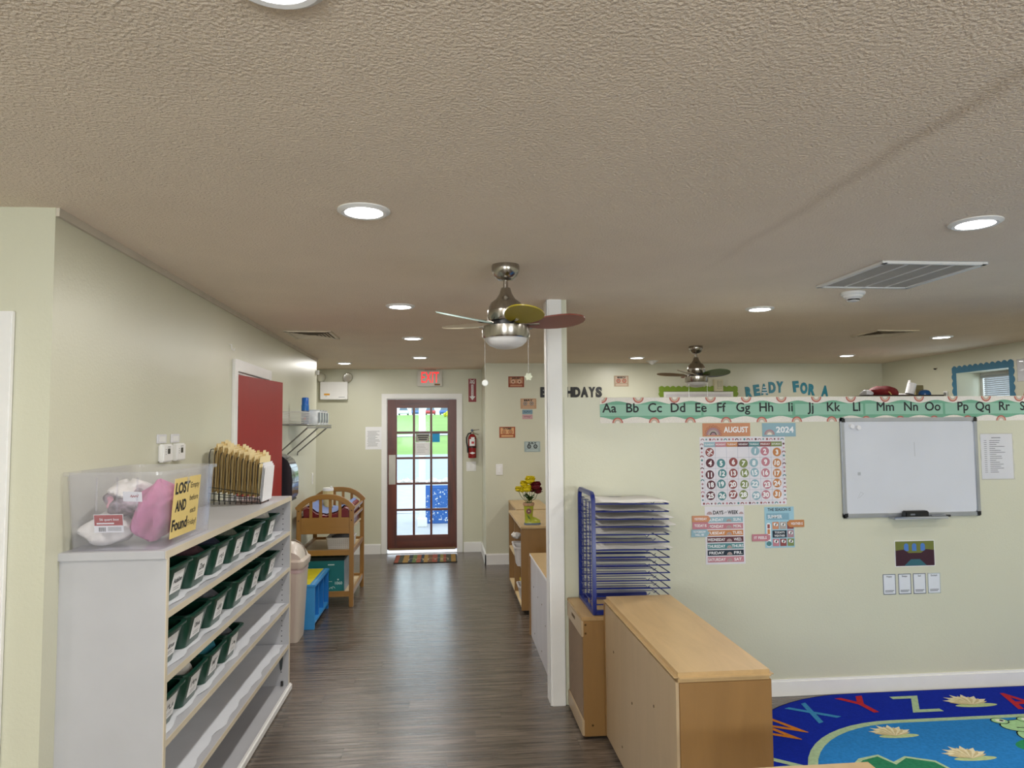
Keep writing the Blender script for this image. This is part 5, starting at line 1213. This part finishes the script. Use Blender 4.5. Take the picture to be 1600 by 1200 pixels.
arrow(1.882,.940,.118,.043,'IT FEELS','rose','pink it feels arrow tag left of the season poster')

# whiteboard
wb=T('whiteboard','aluminium framed whiteboard with black corners on the partition','whiteboard',(2.935,YP,1.072)); F=onP(2.475,1.072); WW,WH=.923,.628
mb=MB(); mb.fbox(F,.015,.015,WW-.015,WH-.015,.002,.012); mb.build('writing_surface',mat('whiteboard_enamel','#d3d6de',rough=.16,var=.03,nscale=3),wb,smooth=0)
M_alu=mat('aluminium_frame','#aeb2ba',rough=.3,metal=.7)
for a in ((.0,0,.026,WH),(WW-.026,0,WW,WH),(0,0,WW,.026),(0,WH-.026,WW,WH)):
    mb=MB(); mb.fbox(F,*a,.001,.018); mb.build('frame_rail',M_alu,wb,smooth=0,bevel=.004)
for x_ in (0,WW-.034):
    for z_ in (0,WH-.034): mb=MB(); mb.fbox(F,x_-.002,z_-.002,x_+.036,z_+.036,.0005,.021); mb.build('corner_cap',M_black,wb,bevel=.008)
mb=MB(); mb.fbox(F,.30,-.006,.655,.001,.010,.075); mb.fbox(F,.30,-.006,.655,.010,.071,.075); mb.build('pen_tray',M_alu,wb,smooth=0,bevel=.002)
mb=MB(); mb.frect(F,.105,.265,.125,.285,.0126); mb.fline(F,[(.49,.47),(.492,.38)],.004,.0126); mb.fline(F,[(.10,.12),(.12,.16),(.14,.15),(.11,.125)],.002,.0126); mb.build('marks',mat('faint_marks','#aeb2b8',rough=.4),wb,smooth=0)
er=T('board_eraser','black whiteboard eraser lying on the pen tray','eraser',(2.934,YP-.045,1.074)); mb=MB(); mb.fbox(F,.380,.002,.535,.042,.022,.066); mb.build('grip',M_black,er,bevel=.006); mb=MB(); mb.frect(F,.41,.016,.44,.026,.0664); mb.build('logo',mat('eraser_print','#70747a',rough=.5),er,smooth=0)
mk=T('marker_pen','thin grey marker lying at the right end of the pen tray','marker',(3.10,YP-.04,1.073)); mb=MB(); mb.tube([F.p(.56,.008,.05),F.p(.66,.008,.05)],.006,n=10); mb.build('barrel',mat('marker_grey','#7a7f86',rough=.4),mk); mb=MB(); mb.tube([F.p(.655,.008,.05),F.p(.685,.008,.05)],.0068,n=10); mb.build('cap',M_ink,mk)
for k,(x_,z_) in enumerate(((2.546,1.646),(2.590,1.637))):
    mb=MB(); mb.lathe([(.016,0),(.0165,-.004),(.011,-.008),(.011,-.014),(.014,-.018),(.006,-.019)],(x_,YP-.0125,z_),n=18,axis='y'); tag(mb.build('magnet',mat('clear_magnet','#e6e6ea',rough=.15)),'%s white round magnet at the upper left of the whiteboard'%('left','right')[k],'magnet','whiteboard magnets')
crinkle(onP(3.421,1.296),.230,.299,'printed daily schedule in a clear sleeve right of the whiteboard',9,'schedule_sheet',17)
# classroom picture (figures left out) and four feeling cards
def pic(mb,fr,d):
    w,h=.267,.162
    mb.frect(fr,.004,.004,w-.004,h-.004,d,0); mb.frect(fr,.004,h*.52,w-.004,h-.004,d+.0003,1)
    for x_ in (.062,.115,.172): mb.fpoly(fr,[(x_,h*.6)]+[(x_+.03,h*.6)]+arcpts(x_+.015,h*.8,.015,0,PI,8),d+.0006,2)
    mb.fpoly(fr,[(.004,h*.08),(.004,h*.62),(.06,h*.66),(.115,h*.42),(.09,h*.08)],d+.0008,0); mb.fpoly(fr,[(w-.004,h*.08),(w-.004,h*.62),(w-.06,h*.66),(w-.115,h*.42),(w-.09,h*.08)],d+.0008,0)
    mb.fpoly(fr,[(.06,.006),(.21,.006),(.165,.045),(.105,.045)],d+.0009,3)
    return [mat('pic_plum','#3a1626',rough=.5),mat('pic_olive','#6e7434',rough=.5),mat('pic_blue','#4a78c0',rough=.5),mat('pic_teal','#2f6470',rough=.5)]
hang(onP(2.813,.760),'picture_print','dark plum and teal room picture on the wall under the whiteboard','picture',.267,.162,M_paper,pic)
for k,(x_,wd) in enumerate(((2.727,'Happy'),(2.829,'Sleepy'),(2.928,'Sad'),(3.026,'Excited'))):
    def fc(mb,fr,d):
        w,h=.084,.126
        for a in ((0,0,w,.004),(0,h-.004,w,h),(0,0,.004,h),(w-.004,0,w,h)): mb.frect(fr,*a,d,0)
        mb.text(fr,wd,w/2,h*.885,.010,d,1,bold=.01)
        for j in range(2): mb.fline(fr,[(.012,h*.19-.008*j),(w-.012-.008*j,h*.19-.008*j)],.0032,d,1)
        return [mat('card_edge_slate','#4e5a72',rough=.6) if k!=3 else mat('card_edge_pale','#a9b4b4',rough=.6),M_ink]
    hang(onP(x_,.590),'feeling_card','small white feeling card titled %s'%wd,'card',.084,.126,mat('feeling_paper','#dcdfe6',rough=.6),fc,'row of feeling cards')
# ------------------------------------------------------------------ low wooden cabinets on the right of the corridor
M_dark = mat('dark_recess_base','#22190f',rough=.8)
def bolts(r, pts, m=None, parent=None):
    for (x,y,z,ax) in pts:
        mb=MB(); mb.lathe([(.006,-.0015),(.006,.0004)] if ax!='-y' else [(.006,.0015),(.006,-.0015)],(x,y,z),n=10,axis='x' if ax=='x' else 'y'); mb.build('screw',mat('screw_bronze','#5a4222',rough=.4,metal=.5),r)
# A: nearest, back towards the corridor
A=T('storage_cabinet','nearest maple storage cabinet with bullnose top in front of the drying rack','cabinet',(1.02,3.21,0)); ax0,ax1,ay0,ay1,az=.837,1.205,2.612,3.815,.75
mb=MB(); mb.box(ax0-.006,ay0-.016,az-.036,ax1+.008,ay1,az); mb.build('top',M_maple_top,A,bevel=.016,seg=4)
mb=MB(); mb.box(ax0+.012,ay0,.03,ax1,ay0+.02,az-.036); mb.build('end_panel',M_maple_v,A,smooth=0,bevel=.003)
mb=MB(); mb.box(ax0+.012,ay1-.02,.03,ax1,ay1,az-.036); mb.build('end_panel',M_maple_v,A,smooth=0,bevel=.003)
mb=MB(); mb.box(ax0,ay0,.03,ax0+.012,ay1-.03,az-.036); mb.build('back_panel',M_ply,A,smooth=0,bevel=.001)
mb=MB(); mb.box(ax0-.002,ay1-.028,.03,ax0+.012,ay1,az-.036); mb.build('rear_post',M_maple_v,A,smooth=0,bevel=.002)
mb=MB(); mb.box(ax0+.012,ay0+.02,.05,ax1-.005,ay1-.02,.07); mb.build('bottom_board',M_maple,A,smooth=0)
mb=MB(); mb.box(ax0+.012,ay0+.02,.38,ax1-.01,ay1-.02,.398); mb.build('shelf_board',M_maple,A,smooth=0)
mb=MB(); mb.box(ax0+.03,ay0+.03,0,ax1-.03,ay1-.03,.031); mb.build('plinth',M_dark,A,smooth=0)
bolts(A,[(ax0,3.60,.52,'x'),(ax0,3.25,.40,'x'),(ax0,3.45,.12,'x'),(ax0,2.9,.52,'x')])
# B: perforated sided unit beside the post
B=T('room_divider_unit','short maple unit with brown woven side panel carrying the blue rack','cabinet',(.96,4.05,0)); bx0,bx1,by0,by1,bz=.716,1.20,3.828,4.282,.636
mb=MB(); mb.box(bx0,by0,bz-.02,bx1,by1,bz); mb.build('top',wood('worn_top','#a98a5e',dark=.16,axis=(6,1,3)),B,smooth=0,bevel=.004)
for yy in (by0,by1-.02):
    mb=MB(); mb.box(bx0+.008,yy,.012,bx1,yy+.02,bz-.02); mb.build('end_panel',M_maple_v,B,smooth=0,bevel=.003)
mb=MB(); mb.box(bx0,by0+.002,bz-.105,bx0+.02,by1-.002,bz-.02); tr_=mb.build('top_rail',M_ply,B,smooth=0,bevel=.003)
mb=MB(); mb.box(bx0-.001,4.02,bz-.062,bx0+.001,4.12,bz-.045); mb.build('finger_slot',mat('slot_dark','#5c4526',rough=.8),tr_,smooth=0)
mb=MB(); mb.box(bx0,by0+.002,.015,bx0+.02,by1-.002,.10); mb.build('bottom_rail',M_ply,B,smooth=0,bevel=.003)
M_weave=mat('brown_weave','#6e5a48',rough=.8,var=.3,nscale=90,stretch=(1,1,2.2),bump=.4,bscale=150)
mb=MB(); mb.box(bx0+.008,by0+.02,.10,bx0+.014,by1-.02,bz-.105); wv=mb.build('woven_panel',M_weave,B,smooth=0)
mb=MB(); z=.108
while z<bz-.11: mb.box(bx0+.0065,by0+.02,z,bx0+.0085,by1-.02,z+.005); z+=.0105
mb.build('weave_ridges',mat('weave_light','#8a7560',rough=.8),wv,smooth=0)['kind']='stuff'
mb=MB(); mb.box(bx0+.02,by0+.02,.03,bx1-.01,by1-.02,.05); mb.build('bottom_board',M_maple,B,smooth=0)
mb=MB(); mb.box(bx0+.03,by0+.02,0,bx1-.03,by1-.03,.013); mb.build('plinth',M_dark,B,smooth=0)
bolts(B,[(bx0+.022,by0,bz-.04,'-y'),(bx0+.022,by0,bz-.085,'-y'),(bx0+.055,by0,.07,'-y')])
# C: white backed cabinet beyond the post
C=T('low_cabinet','low cabinet with white back panel and maple top just beyond the post','cabinet',(.87,5.15,0)); cx0_,cx1_,cy0_,cy1_,cz=.668,1.05,4.52,5.76,.642
mb=MB(); mb.box(cx0_-.004,cy0_,cz-.018,cx1_,cy1_+.004,cz); tpc=mb.build('top',M_maple_top,C,smooth=0,bevel=.003)
mb=MB(); mb.box(cx0_-.006,cy0_,cz-.018,cx0_-.004,cy1_+.004,cz-.001); mb.build('edge_band',M_paper,tpc,smooth=0)
mb=MB(); mb.box(cx0_,cy0_,.0,cx0_+.010,cy1_-.018,cz-.018); mb.build('back_panel',mat('white_back','#cfccd0',rough=.35,var=.05,nscale=3,stretch=(1,3,.5)),C,smooth=0)
for yy in (cy0_,cy1_-.018):
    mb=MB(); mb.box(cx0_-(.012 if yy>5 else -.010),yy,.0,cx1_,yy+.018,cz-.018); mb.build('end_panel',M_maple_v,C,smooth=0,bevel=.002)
mb=MB(); mb.box(cx0_+.01,cy0_+.018,.05,cx1_,cy1_-.018,.068); mb.box(cx0_+.01,cy0_+.018,.33,cx1_,cy1_-.018,.348); mb.build('shelf_boards',M_maple,C,smooth=0)
bolts(C,[(cx0_,5.55,.42,'x'),(cx0_,5.30,.40,'x'),(cx0_,5.08,.40,'x'),(cx0_,4.9,.30,'x'),(cx0_,5.5,.08,'x'),(cx0_,5.1,.07,'x')])
# D: open fronted cabinet with bins; E beyond it
D_=T('open_cabinet','maple cabinet with open shelves facing the corridor, flowers on top','cabinet',(.86,6.98,0)); dx0,dx1,dy0,dy1,dz=.655,1.06,6.35,7.60,.772
mb=MB(); mb.box(dx0-.006,dy0-.012,dz-.022,dx1,dy1,dz); mb.build('top',M_maple_top,D_,bevel=.006,seg=2)
for yy in (dy0,dy1-.02,(dy0+dy1)/2):
    mb=MB(); mb.box(dx0,yy,.035,dx1,yy+.02,dz-.022); mb.build('upright_panel',M_maple_v,D_,smooth=0,bevel=.003)
for zz in (.05,.39): mb=MB(); mb.box(dx0+.005,dy0+.02,zz,dx1-.01,dy1-.02,zz+.018); mb.build('shelf_board',mat('pale_maple','#d8bf92',rough=.5,var=.06),D_,smooth=0)
mb=MB(); mb.box(dx1-.01,dy0+.02,.05,dx1,dy1-.02,dz-.022); mb.build('back_panel',M_ply,D_,smooth=0)
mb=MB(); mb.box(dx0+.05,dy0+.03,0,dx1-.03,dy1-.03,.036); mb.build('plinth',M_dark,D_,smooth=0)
bolts(D_,[(dx0+.10,dy0,.30,'-y'),(dx0+.10,dy0,.08,'-y')])
for k,(y0_,z0,lb) in enumerate(((6.40,.4085,'milky white plastic bin sticking out of the open maple cabinet'),(6.72,.4085,'white plastic bin on the upper shelf behind the sticking out bin'),(6.5,.0685,'white plastic bin on the lower shelf of the open maple cabinet'))):
    b_=T('plastic_bin',lb,'bin',(.74,y0_+.13,z0),0,'white bins in the maple cabinet'); xf=(.775,.80,.82)[k]
    mb=MB(); tub(mb,xf,y0_+.13,.145,.10,.165,.118,z0,z0+(.17 if k==0 else .14),t=.004,r=.03,lip=.010,liph=.010); mb.build('tub',mat('milky_plastic','#d8d4d2',rough=.3,var=.03),b_)
mb=MB(); blob(mb,(.675,7.0,.60),.05,.06,.035,seed=8); tag(mb.build('white_cloth',M_cloth['white']),'white cloth hanging over the open front of the maple cabinet','cloth')
mb=MB(); mb.box(.70,6.85,.0685,.98,7.1,.20); tag(mb.build('yellow_box',mat('yellow_card','#cdb95a',rough=.5),smooth=0,bevel=.006),'yellow box on the lower shelf of the open maple cabinet','box')
E_=T('far_cabinet','farthest maple cabinet standing against the far wall','cabinet',(.94,8.14,0)); ex0,ex1,ey0,ey1,ez=.745,1.12,7.66,8.655,.772
mb=MB(); mb.box(ex0-.004,ey0,ez-.022,ex1,ey1,ez); mb.build('top',M_maple_top,E_,bevel=.005)
for yy in (ey0,ey1-.02): mb=MB(); mb.box(ex0,yy,.03,ex1,yy+.02,ez-.022); mb.build('end_panel',M_maple_v,E_,smooth=0,bevel=.003)
for k in (0,1):
    mb=MB(); mb.box(ex0-.002,ey0+.022+.48*k,.04,ex0+.016,ey0+.495+.48*k,ez-.024); dd=mb.build('door',wood('shaded_maple','#94703f',dark=.12,axis=(5,5,.8)),E_,smooth=0,bevel=.003)  # brown maple veneer of the cabinet doors
    mb=MB(); mb.tube([(ex0-.016,ey0+.47+.05*k,.40),(ex0-.016,ey0+.47+.05*k,.48)],.005); mb.build('handle',M_steel,dd)
mb=MB(); mb.box(ex1-.012,ey0+.02,.03,ex1,ey1-.02,ez-.022); mb.build('back_panel',M_ply,E_,smooth=0)
mb=MB(); mb.box(ex0+.04,ey0+.02,0,ex1-.02,ey1-.02,.031); mb.build('plinth',M_dark,E_,smooth=0)
# low bench at the bottom edge of the frame
N2=T('low_table','low maple bench top just showing at the bottom edge beside the rug','bench',(1.08,1.95,0)); 
mb=MB(); mb.box(.86,1.72,.575,1.322,2.195,.60); mb.build('top',M_maple_top,N2,bevel=.006)
for x_ in (.89,1.29):
    for y_ in (1.75,2.165): mb=MB(); mb.box(x_-.02,y_-.02,0,x_+.02,y_+.02,.575); mb.build('leg',M_maple_v,N2,smooth=0,bevel=.003)
# boot vase with flowers
vz=dz; vx,vy=.742,6.47
bo=T('boot_vase','green painted rain boot vase on the open maple cabinet','vase',(vx,vy,vz)); M_boot=mat('boot_green','#a3a832',rough=.3,var=.12,nscale=14)
mb=MB(); loops=[]
for z_,rx,ry,cx_ in ((.028,.040,.036,.0),(.06,.037,.035,-.001),(.10,.038,.036,-.002),(.15,.044,.040,-.002),(.185,.047,.043,-.002)):
    loops.append([(vx+cx_+rx*math.cos(2*PI*i/20),vy+ry*math.sin(2*PI*i/20),vz+z_) for i in range(20)])
mb.loft(loops); mb.build('shaft',M_boot,bo)
mb=MB(); loops=[]
for x_,ry,h_ in ((-.040,.022,.03),(-.02,.034,.055),(.03,.034,.058),(.07,.032,.045),(.092,.024,.032),(.102,.012,.022)):
    loops.append([(vx+x_,vy+ry*math.cos(PI*i/10),vz+.016+h_*math.sin(PI*i/10)) for i in range(11)])
mb.loft(loops); mb.build('foot',M_boot,bo)
mb=MB(); mb.loft([[(vx+(p[0]),vy+p[1],vz+.001+k*.016) for p in [(-.044,-.02),(-.03,-.036),(.06,-.036),(.095,-.026),(.106,0),(.095,.026),(.06,.036),(-.03,.036),(-.044,.02)]] for k in (0,1)]); mb.build('sole',mat('boot_sole','#5a6a80',rough=.5,var=.2),bo)
mb=MB(); mb.lathe([(.048,.172),(.051,.174),(.052,.196),(.047,.198)],(vx-.002,vy,vz),n=20,cap0=False,cap1=False); mb.build('cuff',mat('boot_cuff','#b08a6c',rough=.6,var=.3,nscale=40),bo)
Ff=PF(vx-.006,vz+.125,y=vy-.0405); mb=MB()
for i in range(8): mb.fdisc(Ff,.016*math.cos(i*PI/4),.016*math.sin(i*PI/4),.010,.0012,n=8)
mb.build('painted_flower',mat('boot_flower','#a0686c',rough=.5),bo,smooth=0); mb=MB(); mb.fdisc(Ff,0,0,.006,.0026,n=10); mb.build('flower_eye',mat('flower_eye','#e8d8b0',rough=.5),bo,smooth=0)
mb=MB(); mb.fpoly(Ff,[(-.018,-.03),(.002,-.045),(.018,-.075),(-.006,-.062)],.003); mb.build('painted_leaf',mat('leaf_paint','#4c6a20',rough=.5),bo,smooth=0)
def flower(x,y,z,r,col,label,petals=7,layers=3,seed=0):
    q=random.Random(seed); rt=T('artificial_flower',label,'flower',(x,y,z),0,'artificial flowers in the boot vase'); mc=mat('petal_'+col[1:],col,rough=.6,var=.15,nscale=20)
    for l in range(layers):
        for k in range(petals):
            a=2*PI*k/petals+l*.45+q.uniform(-.15,.15); op=(.2,.45,.8)[l%3]; ln=r*(.95-.1*l)
            d=Vector((math.cos(a)*op,math.sin(a)*op,1.0-op*.75)).normalized(); s_=Vector((-math.sin(a),math.cos(a),0)); up_=d.cross(s_)
            o_=Vector((x,y,z)); mb=MB(); rows=[]
            for t,w_ in ((0,.2),(.35,.55),(.7,.6),(1.0,.34)):
                c0=o_+d*ln*t+up_*(-.25*ln*t*t); rows.append([c0-s_*ln*w_,c0+up_*ln*.08,c0+s_*ln*w_])
            mb.loft(rows,False,False,closed=False); mb.build('petal',mc,rt)
    mb=MB(); mb.lathe([(r*.15,-r*.15),(r*.5,.0),(r*.58,r*.35),(r*.42,r*.7),(r*.12,r*.86)],(x,y,z),n=12); mb.build('bud',mc,rt)
    mb=MB(); mb.tube([(x,y,z),(x*.75+vx*.25,y*.75+vy*.25,z-.05),(x*.3+vx*.7,y*.3+vy*.7,vz+.21),(vx,vy,vz+.13)],.0025,n=5); mb.build('stem',mat('stem_green','#3c5a24',rough=.6),rt)
    return rt
for k,(dx_,dy_,z_,r_,c_,lb) in enumerate(((-.085,-.01,.305,.030,'#d8c71e','small yellow bloom at the far left of the bunch'),(-.055,-.02,.30,.030,'#d8c71e','yellow bloom second from the left, beside the small one'),(-.018,-.03,.305,.040,'#dccb18','front yellow bloom in the middle of the bunch'),(-.035,.02,.345,.036,'#d6c418','yellow bloom above the middle of the bunch'),(.012,.0,.375,.045,'#dccb18','topmost large yellow bloom'),
     (.055,-.02,.325,.046,'#6a0b18','upper dark red bloom on the right'),(.075,.01,.285,.038,'#640a16','lower right dark red bloom'),(.03,.02,.30,.036,'#5a0812','dark red bloom tucked behind the yellow ones'))):
    flower(vx+dx_*1.12,vy+dy_,vz+.2+(z_-.2)*1.0,r_*1.6,c_,lb,seed=k)
lf=T('flower_leaves','dark green leaves around the flower stems','leaves',(vx,vy,vz+.2)); q=random.Random(6)
for k in range(12):
    a=q.uniform(0,2*PI); ln=q.uniform(.045,.075); el_=q.uniform(.15,.8); d=Vector((math.cos(a)*math.cos(el_),math.sin(a)*math.cos(el_),math.sin(el_))); s_=Vector((-math.sin(a),math.cos(a),0)); o_=Vector((vx,vy,vz+.20+q.uniform(0,.05)))
    mb=MB(); mb.loft([[o_+d*ln*t-s_*w_*ln,o_+d*ln*t+Vector((0,0,.004)),o_+d*ln*t+s_*w_*ln] for t,w_ in ((0,.05),(.35,.25),(.7,.2),(1,.03))],False,False,closed=False); mb.build('leaf',mat('leaf_green','#35521f',rough=.5,var=.2),lf)

# ------------------------------------------------------------------ blue drying rack
rk=T('drying_rack','blue metal art drying rack with wire shelves on the short maple unit','drying rack',(1.0,4.05,.636)); M_rk=mat('cobalt_enamel','#162672',rough=.3,var=.05)
rx,ry0,ry1,rz0,rz1=.797,3.868,4.262,.637,1.285
def bar(p,q_,w,h): pass
mb=MB(); 
path=[(rx,ry0,rz0),(rx,ry0,rz1-.035),(rx,ry0+.010,rz1-.012),(rx,ry0+.035,rz1),(rx,ry1-.035,rz1),(rx,ry1-.010,rz1-.012),(rx,ry1,rz1-.035),(rx,ry1,rz0)]
P=[Vector(p) for p in path]; loops=[]
for i,p in enumerate(P):
    t=(P[min(i+1,len(P)-1)]-P[max(i-1,0)]).normalized(); nrm=Vector((1,0,0)).cross(t)
    hw_=.0125; loops.append([p+Vector((-.011,0,0))+nrm*hw_,p+Vector((.011,0,0))+nrm*hw_,p+Vector((.011,0,0))-nrm*hw_,p+Vector((-.011,0,0))-nrm*hw_])
mb.loft(loops); mb.build('hoop_frame',M_rk,rk,bevel=.003)
for yy in (ry0,ry1): mb=MB(); mb.box(rx,yy-.0125,rz0,rx+.40,yy+.0125,rz0+.024); mb.build('foot_bar',M_rk,rk,smooth=0,bevel=.003)
mb=MB(); mb.box(rx-.011,ry0,rz0,rx+.011,ry1,rz0+.02); mb.build('base_bar',M_rk,rk,smooth=0,bevel=.002)
for k in range(3):
    yy=ry0+(ry1-ry0)*(k+1)/4; mb=MB(); mb.tube([(rx,yy,rz0+.01),(rx,yy,rz1-.05)],.003,n=6); mb.build('upright_wire',M_rk,rk)
NS=14; zs=[rz0+.048+(.542)*k/(NS-1) for k in range(NS)]
for k,z_ in enumerate(zs):
    fl_=0.0; x1_=rx+.425
    mb=MB(); mb.tube([(rx,ry0,z_+.006),(x1_-.0,ry0+.004,z_),(x1_,ry1-.004,z_),(rx,ry1,z_+.006)],.0034,n=5)
    mb.tube([(rx,ry0,z_+.006),(rx,ry1,z_+.006)],.0024,n=5)
    for yy in (.33,.66): y_=ry0+(ry1-ry0)*yy; mb.tube([(rx,y_,z_+.006),(rx+.36,y_,z_+.001),(rx+.37,y_,z_-.012),(rx+.385,y_,z_)],.0022,n=5)
    mb.build('wire_shelf',M_rk,rk)
for k,(zi,dx_,dy_,ro,lb) in enumerate(((NS-1,.0,0,.0,'topmost'),(NS-2,-.01,.0,.01,'second highest'),(NS-3,.01,-.01,-.02,'third highest'),(NS-4,.03,.0,-.06,'fourth highest'),(NS-5,.0,.01,.02,'fifth highest'),(NS-7,.0,-.01,.0,'lowest'))):
    z_=zs[zi]+.0035; c=Vector((rx+.235+dx_,(ry0+ry1)/2+dy_,z_)); ca,sa=math.cos(ro),math.sin(ro); mb=MB(); n=8; vs=[];fs=[]
    for i in range(n+1):
        for j in (-1,1):
            u_=-.215+.43*i/n; v_=.178*j; sag=.004*math.sin(i*1.3+k)*(1 if j>0 else .6)+.004
            vs.append((c.x+u_*ca-v_*sa,c.y+u_*sa+v_*ca,z_+sag+.004*(1-u_/.215)*.4))
    for i in range(n): fs.append((2*i,2*i+1,2*i+3,2*i+2))
    mb.add(vs,fs); mb.add([(p[0],p[1],p[2]-.0008) for p in vs],[tuple(reversed(f)) for f in fs]); tag(mb.build('drying_paper',mat('drying_white','#e4e2e0',rough=.6,var=.03)),'white sheet of paper on the drying rack, %s of the sheets'%lb,'paper','papers on the drying rack')

# ------------------------------------------------------------------ alphabet rug
ru=T('alphabet_rug','blue oval alphabet rug with lily pads beside the partition','rug',(3.1,3.1,0)); FG=Fr((0,0,0),(1,0,0),(0,1,0))
def rr2(x0,y0,x1,y1,rx_,ry_,n=14):
    pts=[]
    for cx_,cy_,a0_ in ((x1-rx_,y1-ry_,0),(x0+rx_,y1-ry_,PI/2),(x0+rx_,y0+ry_,PI),(x1-rx_,y0+ry_,3*PI/2)):
        for i in range(n+1): a=a0_+PI/2*i/n; pts.append((cx_+rx_*math.cos(a),cy_+ry_*math.sin(a)))
    return pts
M_pile=lambda n_,c: mat(n_,c,rough=.95,var=.12,nscale=60,bump=.4,bscale=300,spec=.08)
o1=rr2(1.50,1.55,4.95,4.252,.95,.92); mb=MB(); mb.fprism(FG,o1,.001,.011); mb.build('border_field',M_pile('rug_navy','#10289a'),ru,smooth=0)
mb=MB(); mb.fprism(FG,rr2(1.49,1.54,4.96,4.262,.96,.93),.0008,.009); mb.build('binding',M_pile('rug_binding','#12184a'),ru,smooth=0)
mb=MB(); mb.fprism(FG,rr2(1.66,1.95,4.79,3.855,.80,.80),.008,.0118); mb.build('pond_outline',M_pile('rug_sage','#a8bf9a'),ru,smooth=0)
mb=MB(); mb.fprism(FG,rr2(1.705,1.99,4.745,3.815,.765,.765),.008,.0124); mb.build('pond',M_pile('rug_pond','#2b7cc0'),ru,smooth=0)
LC={'r':'#b02a34','b':'#3c86b8','g':'#a8bf9a','o':'#c97a28'}
for ch,x_,y_,ro,c_ in (('V',1.62,3.42,1.25,'g'),('W',1.80,3.80,.80,'o'),('X',2.08,4.005,.42,'b'),('Y',2.43,4.085,.14,'r'),('Z',2.745,4.06,.0,'g'),('A',3.375,4.04,.0,'r'),('B',3.70,4.04,0,'b'),('C',4.02,4.04,-.1,'g')):
    mb=MB(); mb.text(FG,ch,x_,y_,.235,.0126,w=.19 if ch!='W' else .25,rot=ro,bold=.012); mb.build('rug_letter',M_pile('rug_letter_'+c_,LC[c_]),ru,smooth=0)
for k,(x_,y_,s_) in enumerate(((3.07,4.035,.14),(2.365,3.69,.12),(2.575,3.41,.12),(3.6,3.5,.12))):
    mb=MB(); mb.fdisc(FG,x_+.015,y_-.035*s_/.14,s_*.92,.0127,0,20,ry=s_*.20)
    for i in range(13):
        a=PI*(.10+.80*i/12); ln=s_*(1.15-.2*abs(i-6)/6)*(1.0 if i%2 else .82); ex=(math.cos(a)*ln*1.15,math.sin(a)*ln*.95-.02); nx_,ny_=-math.sin(a)*s_*.15,math.cos(a)*s_*.15
        mb.fpoly(FG,[(x_+nx_*.3,y_-.03),(x_+ex[0]*.6+nx_,y_+ex[1]*.6+ny_),(x_+ex[0],y_+ex[1]),(x_+ex[0]*.6-nx_,y_+ex[1]*.6-ny_)],.0131+.0001*i,1 if i%2 else 2)
    mb.build('water_lily',[M_pile('lily_pad','#b4c490'),M_pile('lily_cream','#e0d6b4'),M_pile('lily_shade','#c8b88e')],ru,smooth=0)
# woven frog and lily leaf
mb=MB(); fx,fy=3.13,3.60; ell=lambda x_,y_,a_,b_,d,m_: mb.fdisc(FG,fx+x_,fy+y_,a_,d,m_,24,ry=b_)
ell(.02,-.13,.26,.10,.0127,2); ell(.05,-.03,.185,.125,.0129,1); ell(.05,-.03,.178,.118,.0131,0); ell(-.07,-.10,.095,.065,.0133,1); ell(-.07,-.10,.088,.058,.0135,0)
ell(.02,.10,.155,.085,.0137,1); ell(.02,.10,.148,.078,.0139,0)
for x_ in (-.085,.07): ell(x_,.175,.048,.040,.0141,1); ell(x_,.175,.042,.034,.0143,0); ell(x_+.004,.178,.024,.019,.0145,3); ell(x_+.012,.178,.011,.011,.0147,1)
mb.fline(FG,[(fx-.06,fy+.085),(fx+.02,fy+.068),(fx+.12,fy+.085)],.008,.0148,1); mb.fpoly(FG,[(fx+.06,fy+.075),(fx+.14,fy+.088),(fx+.13,fy+.055),(fx+.09,fy+.055)],.0149,4)
mb.build('frog_motif',[M_pile('frog_green','#a6cf9a'),M_pile('frog_line','#172420'),M_pile('frog_pad','#2f8a5c'),M_pile('frog_eye','#e6e6da'),M_pile('frog_tongue','#b8343c')],ru,smooth=0)
mb=MB(); mb.fpoly(FG,[(2.02,3.18),(1.93,3.36),(2.02,3.44),(2.14,3.47),(2.17,3.39),(2.26,3.44),(2.38,3.38),(2.42,3.2)],.0127,1); mb.fpoly(FG,[(2.04,3.18),(1.955,3.355),(2.03,3.42),(2.125,3.45),(2.165,3.36),(2.255,3.42),(2.365,3.365),(2.40,3.2)],.0131,0); mb.build('lily_leaf',[M_pile('leaf_rug_green','#2c7a58'),M_pile('leaf_rug_edge','#a8bf9a')],ru,smooth=0)
